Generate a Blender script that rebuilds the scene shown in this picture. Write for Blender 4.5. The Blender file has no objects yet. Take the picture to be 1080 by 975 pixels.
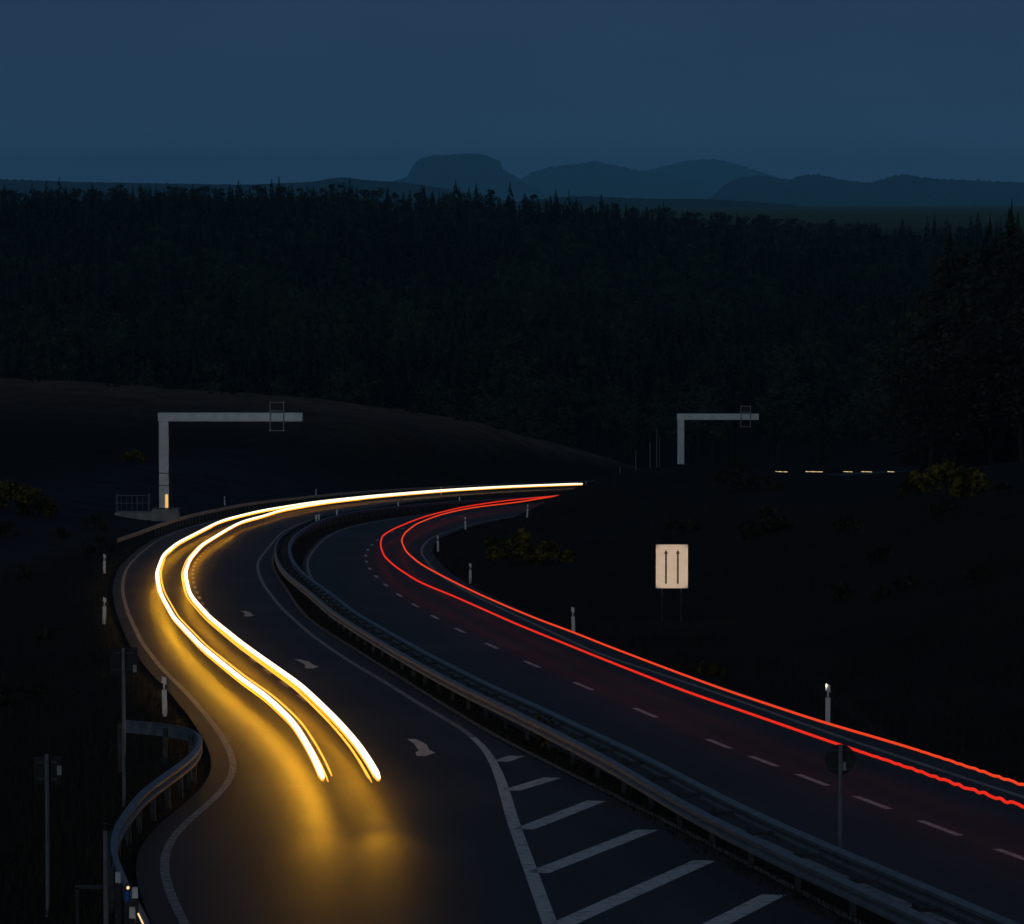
import bpy, bmesh, math, random
import numpy as np
from mathutils import Vector, Matrix, noise

scene = bpy.context.scene
COL = scene.collection
R = math.radians
rng = np.random.default_rng(7)
random.seed(7)

# ---------------------------------------------------------------- camera, sky, light, exposure
F, CX, CY = 4500.0, 540.0, 487.5          # a long telephoto, in photo pixels
HORIZON, VANISH = 212.0, 462.0            # true horizon and vanishing line of the falling road
PITCH = math.atan((CY - HORIZON) / F)
SLOPE = math.tan(PITCH - math.atan((CY - VANISH) / F))   # the motorway falls about 5.5 %
CAMZ = 7.5                                # eye height above the carriageway

cam_data = bpy.data.cameras.new('camera')
cam = bpy.data.objects.new('camera', cam_data)
COL.objects.link(cam)
cam.location = (0, 0, CAMZ)
cam.rotation_euler = (math.pi / 2 - PITCH, 0, 0)
cam_data.sensor_width = 36
cam_data.lens = F / 1080 * 36
cam_data.clip_start = 0.5
cam_data.clip_end = 120000
scene.camera = cam

BEAM_END = 1000.0            # watts of the dipped headlamps
SKY_STEPS = [(0.022, (0.335, 0.315, 0.305)), (0.056, (0.255, 0.245, 0.235)), (0.12, (0.36, 0.34, 0.35)), (0.4, (0.52, 0.35, 0.25))]
SUN_EL, SUN_ROT = 0.0, 180.0
world = bpy.data.worlds.new('World')
scene.world = world
world.use_nodes = True
wn, wl = world.node_tree.nodes, world.node_tree.links
wn.clear()
w_out = wn.new('ShaderNodeOutputWorld')
w_bg = wn.new('ShaderNodeBackground')
w_sky = wn.new('ShaderNodeTexSky')
w_sky.sky_type = 'NISHITA'
w_sky.sun_disc = False
w_sky.sun_elevation = R(SUN_EL)
w_sky.sun_rotation = R(SUN_ROT)
w_sky.altitude = 250
w_sky.air_density = 1.0
w_sky.dust_density = 1.0
w_sky.ozone_density = 3.0
w_tc = wn.new('ShaderNodeTexCoord')
w_mix = wn.new('ShaderNodeMix')
w_mix.data_type = 'RGBA'
w_mix.blend_type = 'MULTIPLY'
w_mix.inputs[0].default_value = 1.0
# the dome is sampled above the murky horizon band, and dims and brightens with height like the evening sky does
w_sep = wn.new('ShaderNodeSeparateXYZ'); w_com = wn.new('ShaderNodeCombineXYZ')
w_lift = wn.new('ShaderNodeMapRange'); w_lift.inputs['To Min'].default_value = 0.35; w_lift.inputs['To Max'].default_value = 1.2
w_norm = wn.new('ShaderNodeVectorMath'); w_norm.operation = 'NORMALIZE'
wl.new(w_tc.outputs['Generated'], w_sep.inputs[0])
wl.new(w_sep.outputs[2], w_lift.inputs[0])
wl.new(w_sep.outputs[0], w_com.inputs[0]); wl.new(w_sep.outputs[1], w_com.inputs[1]); wl.new(w_lift.outputs[0], w_com.inputs[2])
wl.new(w_com.outputs[0], w_norm.inputs[0]); wl.new(w_norm.outputs[0], w_sky.inputs[0])
w_ramp = wn.new('ShaderNodeValToRGB')
el = w_ramp.color_ramp.elements
el[0].position = 0.0; el[0].color = (0.70, 0.62, 0.62, 1)
el[1].position = 1.0; el[1].color = (0.75, 0.37, 0.20, 1)
for p_, c_ in SKY_STEPS:
    e_ = el.new(p_); e_.color = (*c_, 1)
wl.new(w_sep.outputs[2], w_ramp.inputs[0])
w_gain = wn.new('ShaderNodeMix'); w_gain.data_type = 'RGBA'; w_gain.blend_type = 'MULTIPLY'; w_gain.inputs[0].default_value = 1.0
wl.new(w_ramp.outputs[0], w_gain.inputs[6]); w_gain.inputs[7].default_value = (4, 4, 4, 1)
wl.new(w_gain.outputs[2], w_mix.inputs[7])
wl.new(w_sky.outputs[0], w_mix.inputs[6])
w_map = wn.new('ShaderNodeMapping'); w_map.inputs['Scale'].default_value = (9, 9, 30)
w_noise = wn.new('ShaderNodeTexNoise'); w_noise.inputs['Scale'].default_value = 1.6; w_noise.inputs['Detail'].default_value = 3
wl.new(w_tc.outputs['Generated'], w_map.inputs[0]); wl.new(w_map.outputs[0], w_noise.inputs['Vector'])
w_rng = wn.new('ShaderNodeMapRange'); w_rng.inputs['From Min'].default_value = 0.3; w_rng.inputs['From Max'].default_value = 0.7
w_rng.inputs['To Min'].default_value = 0.93; w_rng.inputs['To Max'].default_value = 1.07
wl.new(w_noise.outputs['Fac'], w_rng.inputs['Value'])
w_cl = wn.new('ShaderNodeMix'); w_cl.data_type = 'RGBA'; w_cl.blend_type = 'MULTIPLY'; w_cl.inputs[0].default_value = 1.0
wl.new(w_mix.outputs[2], w_cl.inputs[6]); wl.new(w_rng.outputs[0], w_cl.inputs[7])
wl.new(w_cl.outputs[2], w_bg.inputs[0])
w_bg.inputs[1].default_value = 0.15
wl.new(w_bg.outputs[0], w_out.inputs[0])

sun_data = bpy.data.lights.new('sun', 'SUN')
sun = bpy.data.objects.new('sun', sun_data)
COL.objects.link(sun)
sun_data.energy = 0.24
sun_data.angle = R(50)
sun_data.color = (0.84, 0.97, 1.0)
sun.rotation_euler = (R(74), 0, R(-20))   # last glow of the western sky, from behind the camera

vs = scene.view_settings
vs.view_transform = 'Standard'
vs.look = 'None'
vs.exposure = 0.0
vs.gamma = 1.0
vs.use_curve_mapping = False
scene.cycles.use_denoising = True
scene.cycles.max_bounces = 6
scene.cycles.volume_bounces = 0
scene.cycles.sample_clamp_indirect = 4
scene.cycles.use_light_tree = True

# ---------------------------------------------------------------- projection helpers (photo pixel -> place in the world)
def ray(px, py):
    u = (px - CX) / F
    w = -(py - CY) / F
    return (u, math.cos(PITCH) + w * math.sin(PITCH), -math.sin(PITCH) + w * math.cos(PITCH))

def G(px, py, h=0.0):
    d = ray(px, py)
    t = (CAMZ - h) / -(d[2] + SLOPE * d[1])
    return (d[0] * t, d[1] * t)

def ROW_Z(py, y):                 # height of what is seen at image row py when it stands y metres away
    d = ray(CX, py)
    return CAMZ + d[2] / d[1] * y

def PXX(px, y):
    d = ray(px, 500)
    return d[0] / d[1] * y

def plane(y):
    return -SLOPE * y

def sstep(a, b, x):
    t = np.clip((np.asarray(x, float) - a) / (b - a), 0, 1)
    return t * t * (3 - 2 * t)

# ---------------------------------------------------------------- road lines as smooth curves x(y) on the falling plane
YG = np.arange(-60.0, 1300.0, 1.0)

def curve(pix, h=0.0, extra=(), sig=5.0):
    pts = [G(a, b, h) for a, b in pix] + list(extra)
    pts.sort(key=lambda p: p[1])
    ys = np.array([p[1] for p in pts]); xs = np.array([p[0] for p in pts])
    x = np.interp(YG, ys, xs)
    lo = YG < ys[0]; hi = YG > ys[-1]
    x[lo] = xs[0] + (xs[1] - xs[0]) / max(ys[1] - ys[0], 1e-3) * (YG[lo] - ys[0]) * 0.8
    x[hi] = xs[-1] + (xs[-1] - xs[-2]) / max(ys[-1] - ys[-2], 1e-3) * (YG[hi] - ys[-1])
    out = x.copy()
    # smoothing grows with distance, where a pixel spans many metres
    for s, (a, b) in ((sig, (-80, 170)), (sig * 2.2, (170, 330)), (sig * 4, (330, 1400))):
        k = np.arange(-int(4 * s), int(4 * s) + 1)
        w = np.exp(-0.5 * (k / s) ** 2); w /= w.sum()
        sm = np.convolve(np.pad(x, len(k) // 2, mode='reflect', reflect_type='odd'), w, mode='valid')
        wt = sstep(a - 15, a + 15, YG) * (1 - sstep(b - 15, b + 15, YG))
        out = out * (1 - wt) + sm * wt
    return lambda y: np.interp(y, YG, out)

FAR_L = [(12, 640), (33, 720), (56, 820), (74, 900), (88, 980), (98, 1060)]
def off(pts, dx): return [(x + dx, y) for x, y in pts]

c_ll = curve([(193.6,975),(178.7,943),(170,922),(170,900),(181,879),(200,864),(230,841),(247,820),(249,809),(242.5,790),(225.5,764),(200,734),(170,705),(149,677),(134,645),(129,624),(128.6,619),(132.8,600),(146.7,584.7),(163,572),(185.5,561)],
             extra=[(-3.6,55),(-2.4,42),(-1.6,20),(-1.4,-40),(-26.9,365),(-26.5,405),(-24.4,460),(-19.5,520),(-12.0,568),(-3.2,605),(5.0,632)] + off(FAR_L, -2.5)[1:], sig=3.2)
c_lr = curve([(580,973),(572.6,955),(561,921.5),(550,892),(539,862),(532,832.6),(520.7,803),(509.6,786),(487,767.8),(446.7,745.6),(406,719.6),(365,695.6),(328,669.6),(298.5,643.7),(278.6,619),(271.7,603),(271.7,591.7)],
             extra=[(0.9,55),(1.5,30),(2.5,-40),(-18.4,340),(-18.5,390),(-16.5,440),(-12.5,500),(-5.8,556),(2.2,600),(10.5,632)] + off(FAR_L, 4.5)[1:], sig=3.2)
c_pe = curve([(680,858),(517,777),(317,651)],
             extra=[(4.9,68),(8.5,40),(16,-40),(-11.6,215),(-13.6,240),(-15.0,264),(-17.2,318),(-18.0,350),(-18.0,392),(-16,440),(-12.0,500),(-5.2,556),(2.8,600),(11.2,632)] + off(FAR_L, 5.2)[1:])
c_bf = curve([(966,961),(884,924),(803,888),(721.5,847),(650,803),(595,775),(539,747),(487,723),(435.6,695.6),(391,669.6),(350,644),(321.7,619),(302,605.5),(292.5,591.7),(289.7,577.8),(295,566.7),(310.5,555.6),(338,544)], .75,
             extra=[(10,30),(19,-40),(-14.4,405),(-7.5,452),(6.5,504),(18,560),(30,620),(60,740),(98,960)], sig=4)
def c_bb(y): return c_bf(y) + 0.86 + 0.22 * (1 - sstep(58, 100, y))
c_dash = curve([(1075,905),(1000,877),(928,850),(865,826),(811,805),(764,788),(683,753),(618,725),(563,702),(519,681.7),(484,665),(457,650.7),(435,637),(416.7,625.7),(403.7,615),(393.7,606),(387.7,597),(385,590),(385.7,583),(390,577),(395.7,570.7)],
               extra=[(13.5,48),(18,20),(27,-40),(-9.6,340),(-8.6,368),(-5.6,402),(-2.0,432),(4.0,470),(10.0,505),(22,560),(36,620),(66,740),(104,960)], sig=4)
def c_rl(y): return c_dash(y) - 3.55 - 1.3 * sstep(270, 380, y) - 0.38 * (1 - sstep(165, 225, y))
c_rr_raw = curve([(443,583),(445,577),(453,568),(473,560),(500,552),(533,546),(567,540)],
                 extra=[(-4.19,235),(-2.95,217),(-1.9,203),(0.35,177),(3.01,147)] + [(float(c_dash(y)) + 3.45, y) for y in (-60, 0, 40, 75, 90, 103, 115, 127)]
                 + [(8.0,470),(14.6,505),(27,560),(41,620),(71,740),(109,960)], sig=4)
def c_rr(y): return c_rr_raw(y)
def e_ll(y): return c_ll(y) - 0.50        # pavement edges
def e_rl(y): return c_rl(y) - 0.30
def e_rr(y): return c_rr(y) + 0.75

# ---------------------------------------------------------------- terrain height
def terrain(x, y):
    x = np.asarray(x, float); y = np.asarray(y, float)
    yc = np.clip(y, -60, 1060)
    dl = e_ll(yc) - x
    dr = x - e_rr(yc)
    base = plane(np.clip(y, -80, 1000))
    z = base - 0.07
    # left side: ditch, then a long hillside that ends in the bare field crest
    dd = np.clip(dl - 0.7, 0, None)
    nearw = 1 - sstep(110, 230, y)
    ditch = -np.minimum(0.33 * dd, 1.5) * nearw - np.minimum(0.22 * dd, 0.8) * (1 - nearw) * (1 - sstep(330, 420, y))
    hillx = np.interp(x, [-400, -200, -86, -54, -18, 10, 25, 45], [27, 23, 17.7, 15.6, 12.3, 6.2, 2.2, 0])
    hill = hillx * sstep(430, 735, y) * sstep(3, 26, dl) * (1 - 0.9 * sstep(735, 900, y))
    side = 0.16 * np.clip(dd - 7, 0, 60) * (1 - sstep(420, 640, y)) * sstep(60, 160, y)
    z = z + np.where(dl > 0, ditch + hill + side, 0)
    # right side: a cut bank with a crest, wooded behind
    dr0 = np.clip(dr - 0.9 - 0.8 * sstep(280, 360, y), 0, None)
    bank = 5.6 * (1 - np.exp(-dr0 / 6.0)) * (1 - 0.52 * sstep(395, 540, y)) - 0.145 * np.clip(dr0 - 14, 0, 11)
    near = 0.34 * np.clip(dr0 - 6.0, 0, 18) * (1 - 0.45 * sstep(160, 290, y))
    t = sstep(300, 412, y)
    rgt = (near * (1 - t) + bank * t) * (1 - sstep(560, 800, y))
    rgt = rgt + 0.16 * np.clip(dr0 - 34, 0, 70) * sstep(330, 480, y) * (1 - sstep(800, 960, y))
    z = z + np.where(dr > 0, rgt, 0)
    # wooded ridge and the far plain
    zr = np.interp(x, [-900, -228, -114, -25, 25, 110, 173, 420, 900], [-8, -6.5, -5.0, -8.5, -11.5, -18.5, -23, -30, -30])
    up = sstep(900, 1960, y) * 0.45 + np.clip((y - 900) / 1060, 0, 1) * 0.55
    wood = plane(1000) + (zr - plane(1000)) * up
    z = np.where(y > 900, z * (1 - sstep(900, 1000, y)) + wood * sstep(900, 1000, y), z)
    z = np.where(y > 2000, zr + (-7.0 - zr) * sstep(2200, 3200, y), z)
    z = z - np.where(y > 6000, (y - 6000) * 0.00045, 0)
    return z

def tz(x, y): return float(terrain(x, y))

def hit(px, py, start=55.0, stop=2500.0):
    d = ray(px, py)
    ys = np.arange(start, stop, 0.5)
    xs = d[0] / d[1] * ys
    zs = CAMZ + d[2] / d[1] * ys
    below = np.nonzero(zs <= terrain(xs, ys))[0]
    i = below[0] if len(below) else len(ys) - 1
    return float(xs[i]), float(ys[i])

# ---------------------------------------------------------------- object helpers
def tag(o, label=None, cat=None, group=None, kind=None):
    if label: o['label'] = label
    if cat: o['category'] = cat
    if group: o['group'] = group
    if kind: o['kind'] = kind
    return o

def empty(name, loc, rz=0.0):
    o = bpy.data.objects.new(name, None)
    COL.objects.link(o)
    o.location = loc
    o.rotation_euler = (0, 0, rz)
    o.empty_display_size = 0.3
    return o

def mesh_obj(name, verts, faces, mat=None, parent=None, smooth=False):
    me = bpy.data.meshes.new(name)
    me.from_pydata([tuple(v) for v in verts], [], faces)
    me.update()
    if smooth:
        me.polygons.foreach_set('use_smooth', [True] * len(me.polygons))
    if mat: me.materials.append(mat)
    o = bpy.data.objects.new(name, me)
    COL.objects.link(o)
    if parent: o.parent = parent
    return o

def np_obj(name, verts, quads, mat, parent=None):
    """verts (n,3), quads (m,k) arrays"""
    me = bpy.data.meshes.new(name)
    k = quads.shape[1]
    me.vertices.add(len(verts)); me.vertices.foreach_set('co', np.ascontiguousarray(verts, np.float32).ravel())
    me.loops.add(quads.size); me.loops.foreach_set('vertex_index', np.ascontiguousarray(quads, np.int32).ravel())
    me.polygons.add(len(quads))
    me.polygons.foreach_set('loop_start', np.arange(0, quads.size, k, dtype=np.int32))
    me.update(calc_edges=True)
    me.validate()
    me.materials.append(mat)
    o = bpy.data.objects.new(name, me)
    COL.objects.link(o)
    if parent: o.parent = parent
    return o

class MB:
    def __init__(self): self.v = []; self.f = []
    def add(self, v, f):
        n = len(self.v); self.v += [tuple(p) for p in v]; self.f += [tuple(i + n for i in q) for q in f]
    def box(self, c, s, rot=None, taper=1.0):
        x, y, z = (k / 2 for k in s)
        v = [Vector((a * x * (taper if d > 0 else 1), b * y * (taper if d > 0 else 1), d * z)) for d in (-1, 1) for a, b in ((-1, -1), (1, -1), (1, 1), (-1, 1))]
        if rot is not None: v = [rot @ p for p in v]
        c = Vector(c)
        self.add([p + c for p in v], [(3, 2, 1, 0), (4, 5, 6, 7), (0, 1, 5, 4), (1, 2, 6, 5), (2, 3, 7, 6), (3, 0, 4, 7)])
    def tube(self, pts, rad, n=8, cap=True):
        pts = [Vector(p) for p in pts]
        rr = rad if hasattr(rad, '__len__') else [rad] * len(pts)
        rings = []
        for i, p in enumerate(pts):
            t = (pts[min(i + 1, len(pts) - 1)] - pts[max(i - 1, 0)]).normalized()
            a = Vector((0, 0, 1)) if abs(t.z) < 0.9 else Vector((1, 0, 0))
            u = t.cross(a).normalized(); w = u.cross(t).normalized()
            rings.append([p + (u * math.cos(k * 2 * math.pi / n) + w * math.sin(k * 2 * math.pi / n)) * rr[i] for k in range(n)])
        v = [q for r in rings for q in r]
        f = [(i * n + k, i * n + (k + 1) % n, (i + 1) * n + (k + 1) % n, (i + 1) * n + k) for i in range(len(pts) - 1) for k in range(n)]
        if cap: f += [tuple(range(n - 1, -1, -1)), tuple(range((len(pts) - 1) * n, len(pts) * n))]
        self.add(v, f)
    def sweep(self, pts, prof):
        """profile of (side, up) swept along a path, sides horizontal; closed profile"""
        pts = [Vector(p) for p in pts]; n = len(prof); v = []
        for i, p in enumerate(pts):
            t = pts[min(i + 1, len(pts) - 1)] - pts[max(i - 1, 0)]
            s = Vector((t.y, -t.x, 0)).normalized()
            v += [p + s * a + Vector((0, 0, b)) for a, b in prof]
        f = [(i * n + k, i * n + (k + 1) % n, (i + 1) * n + (k + 1) % n, (i + 1) * n + k) for i in range(len(pts) - 1) for k in range(n)]
        f += [tuple(range(n - 1, -1, -1)), tuple(range((len(pts) - 1) * n, len(pts) * n))]
        self.add(v, f)
    def build(self, name, mat, parent=None, smooth=False):
        o = mesh_obj(name, self.v, self.f, mat, parent, smooth)
        return o

def ribbon(name, ys, fa, fb, dz, mat, parent=None, n=1):
    v, f = [], []
    m = n + 1
    for y in ys:
        a, b = float(fa(y)), float(fb(y))
        for k in range(m): v.append((a + (b - a) * k / n, y, plane(y) + dz))
    for i in range(len(ys) - 1):
        for k in range(n): f.append((i * m + k, i * m + k + 1, (i + 1) * m + k + 1, (i + 1) * m + k))
    o = mesh_obj(name, v, f, mat, parent)
    uv = o.data.uv_layers.new(name='lane')
    for lp in o.data.loops:
        i_, k_ = divmod(lp.vertex_index, m)
        uv.data[lp.index].uv = (k_ / n, ys[i_])
    return o

def line_fn(c, w):                       # painted line of width w along curve c
    d = lambda y: w / 2 * np.sqrt(1 + ((c(y + 1) - c(y - 1)) / 2) ** 2)
    return (lambda y: c(y) - d(y)), (lambda y: c(y) + d(y))

# ---------------------------------------------------------------- materials
def mat_new(name):
    m = bpy.data.materials.new(name); m.use_nodes = True
    nt = m.node_tree
    return m, nt.nodes, nt.links, nt.nodes['Principled BSDF']

def noisy(name, c1, c2, scale=5.0, rough=0.8, detail=6.0, bump=0.0, bscale=None, metallic=0.0, lo=0.35, hi=0.65, spec=0.3, vec=None):
    m, n, l, b = mat_new(name)
    tc = n.new('ShaderNodeTexCoord')
    mp = n.new('ShaderNodeMapping')
    if vec: mp.inputs['Scale'].default_value = vec
    l.new(tc.outputs['Object'], mp.inputs[0])
    t = n.new('ShaderNodeTexNoise'); t.inputs['Scale'].default_value = scale; t.inputs['Detail'].default_value = detail
    l.new(mp.outputs[0], t.inputs['Vector'])
    r = n.new('ShaderNodeValToRGB')
    r.color_ramp.elements[0].position = lo; r.color_ramp.elements[0].color = (*c1, 1)
    r.color_ramp.elements[1].position = hi; r.color_ramp.elements[1].color = (*c2, 1)
    l.new(t.outputs['Fac'], r.inputs[0]); l.new(r.outputs[0], b.inputs['Base Color'])
    b.inputs['Roughness'].default_value = rough; b.inputs['Metallic'].default_value = metallic
    b.inputs['Specular IOR Level'].default_value = spec
    if bump:
        t2 = n.new('ShaderNodeTexNoise'); t2.inputs['Scale'].default_value = bscale or scale * 6; t2.inputs['Detail'].default_value = 4
        l.new(tc.outputs['Object'], t2.inputs['Vector'])
        bp = n.new('ShaderNodeBump'); bp.inputs['Strength'].default_value = bump; bp.inputs['Distance'].default_value = 0.02
        l.new(t2.outputs['Fac'], bp.inputs['Height']); l.new(bp.outputs[0], b.inputs['Normal'])
    return m

def emit(name, col, s):
    m, n, l, b = mat_new(name)
    b.inputs['Base Color'].default_value = (0.02, 0.02, 0.02, 1)
    b.inputs['Emission Color'].default_value = (*col, 1)
    b.inputs['Emission Strength'].default_value = s
    return m

def asphalt_mat(name, c1, c2):
    m, n, l, b = mat_new(name)
    tc = n.new('ShaderNodeTexCoord')
    big = n.new('ShaderNodeTexNoise'); big.inputs['Scale'].default_value = 0.12; big.inputs['Detail'].default_value = 5
    l.new(tc.outputs['Object'], big.inputs['Vector'])
    r = n.new('ShaderNodeValToRGB')
    r.color_ramp.elements[0].position = 0.35; r.color_ramp.elements[0].color = (*c1, 1)
    r.color_ramp.elements[1].position = 0.7; r.color_ramp.elements[1].color = (*c2, 1)
    l.new(big.outputs['Fac'], r.inputs[0])
    fine = n.new('ShaderNodeTexNoise'); fine.inputs['Scale'].default_value = 9; fine.inputs['Detail'].default_value = 8
    l.new(tc.outputs['Object'], fine.inputs['Vector'])
    mx = n.new('ShaderNodeMix'); mx.data_type = 'RGBA'; mx.blend_type = 'OVERLAY'; mx.inputs[0].default_value = 0.5
    l.new(r.outputs[0], mx.inputs[6]); l.new(fine.outputs['Color'], mx.inputs[7])
    uvn = n.new('ShaderNodeUVMap'); uvn.uv_map = 'lane'
    um = n.new('ShaderNodeMapping'); um.inputs['Scale'].default_value = (9.0, 0.035, 1.0)
    l.new(uvn.outputs[0], um.inputs[0])
    tr = n.new('ShaderNodeTexNoise'); tr.inputs['Scale'].default_value = 1.0; tr.inputs['Detail'].default_value = 5; tr.inputs['Roughness'].default_value = 0.6
    l.new(um.outputs[0], tr.inputs['Vector'])
    trr = n.new('ShaderNodeMapRange'); trr.inputs['From Min'].default_value = 0.3; trr.inputs['From Max'].default_value = 0.7; trr.inputs['To Min'].default_value = 0.68; trr.inputs['To Max'].default_value = 1.28
    l.new(tr.outputs['Fac'], trr.inputs['Value'])
    mt_ = n.new('ShaderNodeMix'); mt_.data_type = 'RGBA'; mt_.blend_type = 'MULTIPLY'; mt_.inputs[0].default_value = 1.0
    l.new(mx.outputs[2], mt_.inputs[6]); l.new(trr.outputs[0], mt_.inputs[7])
    # old repair patches and transverse joints
    um2 = n.new('ShaderNodeMapping'); um2.inputs['Scale'].default_value = (2.0, 0.075, 1.0)
    l.new(uvn.outputs[0], um2.inputs[0])
    vo = n.new('ShaderNodeTexVoronoi'); vo.distance = 'CHEBYCHEV'; vo.inputs['Scale'].default_value = 1.0
    l.new(um2.outputs[0], vo.inputs['Vector'])
    vs_ = n.new('ShaderNodeSeparateColor'); l.new(vo.outputs['Color'], vs_.inputs[0])
    vr = n.new('ShaderNodeMapRange'); vr.inputs['To Min'].default_value = 0.86; vr.inputs['To Max'].default_value = 1.10
    l.new(vs_.outputs[0], vr.inputs['Value'])
    mt2 = n.new('ShaderNodeMix'); mt2.data_type = 'RGBA'; mt2.blend_type = 'MULTIPLY'; mt2.inputs[0].default_value = 1.0
    l.new(mt_.outputs[2], mt2.inputs[6]); l.new(vr.outputs[0], mt2.inputs[7])
    hs = n.new('ShaderNodeHueSaturation'); hs.inputs['Saturation'].default_value = 0.25
    l.new(mt2.outputs[2], hs.inputs['Color']); l.new(hs.outputs[0], b.inputs['Base Color'])
    rr = n.new('ShaderNodeMapRange'); rr.inputs['To Min'].default_value = 0.48; rr.inputs['To Max'].default_value = 0.66
    l.new(fine.outputs['Fac'], rr.inputs['Value']); l.new(rr.outputs[0], b.inputs['Roughness'])
    b.inputs['Specular IOR Level'].default_value = 0.11
    gr = n.new('ShaderNodeTexNoise'); gr.inputs['Scale'].default_value = 30; gr.inputs['Detail'].default_value = 3
    l.new(tc.outputs['Object'], gr.inputs['Vector'])
    bp = n.new('ShaderNodeBump'); bp.inputs['Strength'].default_value = 0.35; bp.inputs['Distance'].default_value = 0.02
    l.new(gr.outputs['Fac'], bp.inputs['Height'])
    g2 = n.new('ShaderNodeTexNoise'); g2.inputs['Scale'].default_value = 7; g2.inputs['Detail'].default_value = 6; g2.inputs['Roughness'].default_value = 0.75
    l.new(tc.outputs['Object'], g2.inputs['Vector'])
    bp2 = n.new('ShaderNodeBump'); bp2.inputs['Strength'].default_value = 0.45; bp2.inputs['Distance'].default_value = 0.03
    l.new(g2.outputs['Fac'], bp2.inputs['Height']); l.new(bp.outputs[0], bp2.inputs['Normal']); l.new(bp2.outputs[0], b.inputs['Normal'])
    return m

M = {}
M['asphalt'] = asphalt_mat('asphalt', (0.032, 0.027, 0.022), (0.052, 0.044, 0.037))
M['paint'] = noisy('worn_white_paint', (0.34, 0.34, 0.34), (0.72, 0.73, 0.73), 5, 0.6, 9, lo=0.33, hi=0.5)
M['faint_paint'] = noisy('thin_worn_paint', (0.16, 0.16, 0.16), (0.44, 0.43, 0.42), 7, 0.7, 8, lo=0.35, hi=0.6)
M['kerb'] = noisy('concrete_edging', (0.12, 0.105, 0.09), (0.24, 0.21, 0.18), 3, 0.85)
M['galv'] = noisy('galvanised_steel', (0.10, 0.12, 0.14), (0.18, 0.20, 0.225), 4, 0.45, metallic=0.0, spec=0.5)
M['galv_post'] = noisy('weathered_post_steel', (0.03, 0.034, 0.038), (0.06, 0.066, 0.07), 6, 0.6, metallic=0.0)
M['gantry'] = noisy('pale_painted_steel', (0.62, 0.66, 0.66), (0.76, 0.79, 0.79), 1.5, 0.5, spec=0.4)
M['dark_steel'] = noisy('dark_steel', (0.02, 0.02, 0.022), (0.045, 0.045, 0.05), 6, 0.5)
M['hanger'] = noisy('grey_bracket_steel', (0.20, 0.23, 0.25), (0.30, 0.33, 0.35), 5, 0.5)
M['grey_tag'] = noisy('grey_tag_plastic', (0.25, 0.27, 0.28), (0.36, 0.38, 0.39), 9, 0.5)
M['concrete'] = noisy('concrete', (0.22, 0.22, 0.21), (0.36, 0.35, 0.33), 1.2, 0.9, bump=0.3)
M['white_plastic'] = noisy('white_plastic', (0.70, 0.70, 0.69), (0.82, 0.82, 0.81), 9, 0.45)
M['black_plastic'] = noisy('black_plastic', (0.012, 0.012, 0.013), (0.025, 0.025, 0.027), 9, 0.5)
M['reflector'] = noisy('clear_reflector', (0.7, 0.68, 0.6), (0.85, 0.82, 0.75), 30, 0.15, spec=0.8)
M['blue_panel'] = noisy('blue_panel', (0.02, 0.10, 0.55), (0.03, 0.14, 0.7), 6, 0.35)
M['sign_face'] = noisy('retroreflective_sign_face', (0.74, 0.71, 0.66), (0.82, 0.79, 0.74), 3, 0.5)
M['sign_ink'] = noisy('black_sign_ink', (0.010, 0.010, 0.010), (0.02, 0.02, 0.02), 9, 0.6)
M['sign_back'] = noisy('grey_sign_back', (0.018, 0.021, 0.024), (0.030, 0.033, 0.037), 5, 0.7)
M['bark'] = noisy('bark', (0.014, 0.011, 0.008), (0.035, 0.028, 0.021), 4, 0.95, vec=(3, 3, 0.6))
M['conifer'] = noisy('conifer_needles', (0.006, 0.011, 0.008), (0.018, 0.029, 0.016), 0.5, 0.7)
M['leafy'] = noisy('broad_leaves', (0.016, 0.025, 0.010), (0.058, 0.072, 0.026), 0.45, 0.65)
M['dry_leaf'] = noisy('olive_leaves', (0.012, 0.016, 0.008), (0.032, 0.036, 0.016), 0.5, 0.7)
M['broom'] = noisy('flowering_broom', (0.020, 0.022, 0.006), (0.17, 0.125, 0.006), 2.2, 0.7, lo=0.42, hi=0.62)
M['grass'] = noisy('dry_grass', (0.010, 0.010, 0.005), (0.032, 0.027, 0.013), 0.7, 0.85)
M['rock'] = noisy('sandstone', (0.010, 0.017, 0.020), (0.032, 0.038, 0.040), 0.02, 0.9, vec=(1, 1, 0.25))
M['hill'] = noisy('far_woods', (0.008, 0.015, 0.011), (0.022, 0.032, 0.020), 0.012, 0.9)
M['white_light'] = emit('headlamp_glare', (1.0, 0.88, 0.62), 1.9)
M['amber_light'] = emit('amber_glare', (1.0, 0.42, 0.03), 1.6)
M['amber_fringe'] = emit('amber_fringe_glare', (1.0, 0.37, 0.012), 1.5)
M['road_underglow'] = emit('road_underglow_amber', (1.0, 0.36, 0.008), 6.0)
M['red_light'] = emit('tail_lamp_glare', (1.0, 0.026, 0.006), 0.82)
M['red_light_b'] = emit('tail_lamp_glare_orange', (1.0, 0.062, 0.012), 0.85)
M['far_light'] = emit('far_headlamp_glare', (1.0, 0.72, 0.38), 0.9)
M['amber_reflector_glow'] = emit('reflector_glow_amber', (1.0, 0.55, 0.16), 0.95)
M['lamp_and_glint'] = emit('warm_lamp_and_glint', (1.0, 0.66, 0.36), 1.2)

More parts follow.
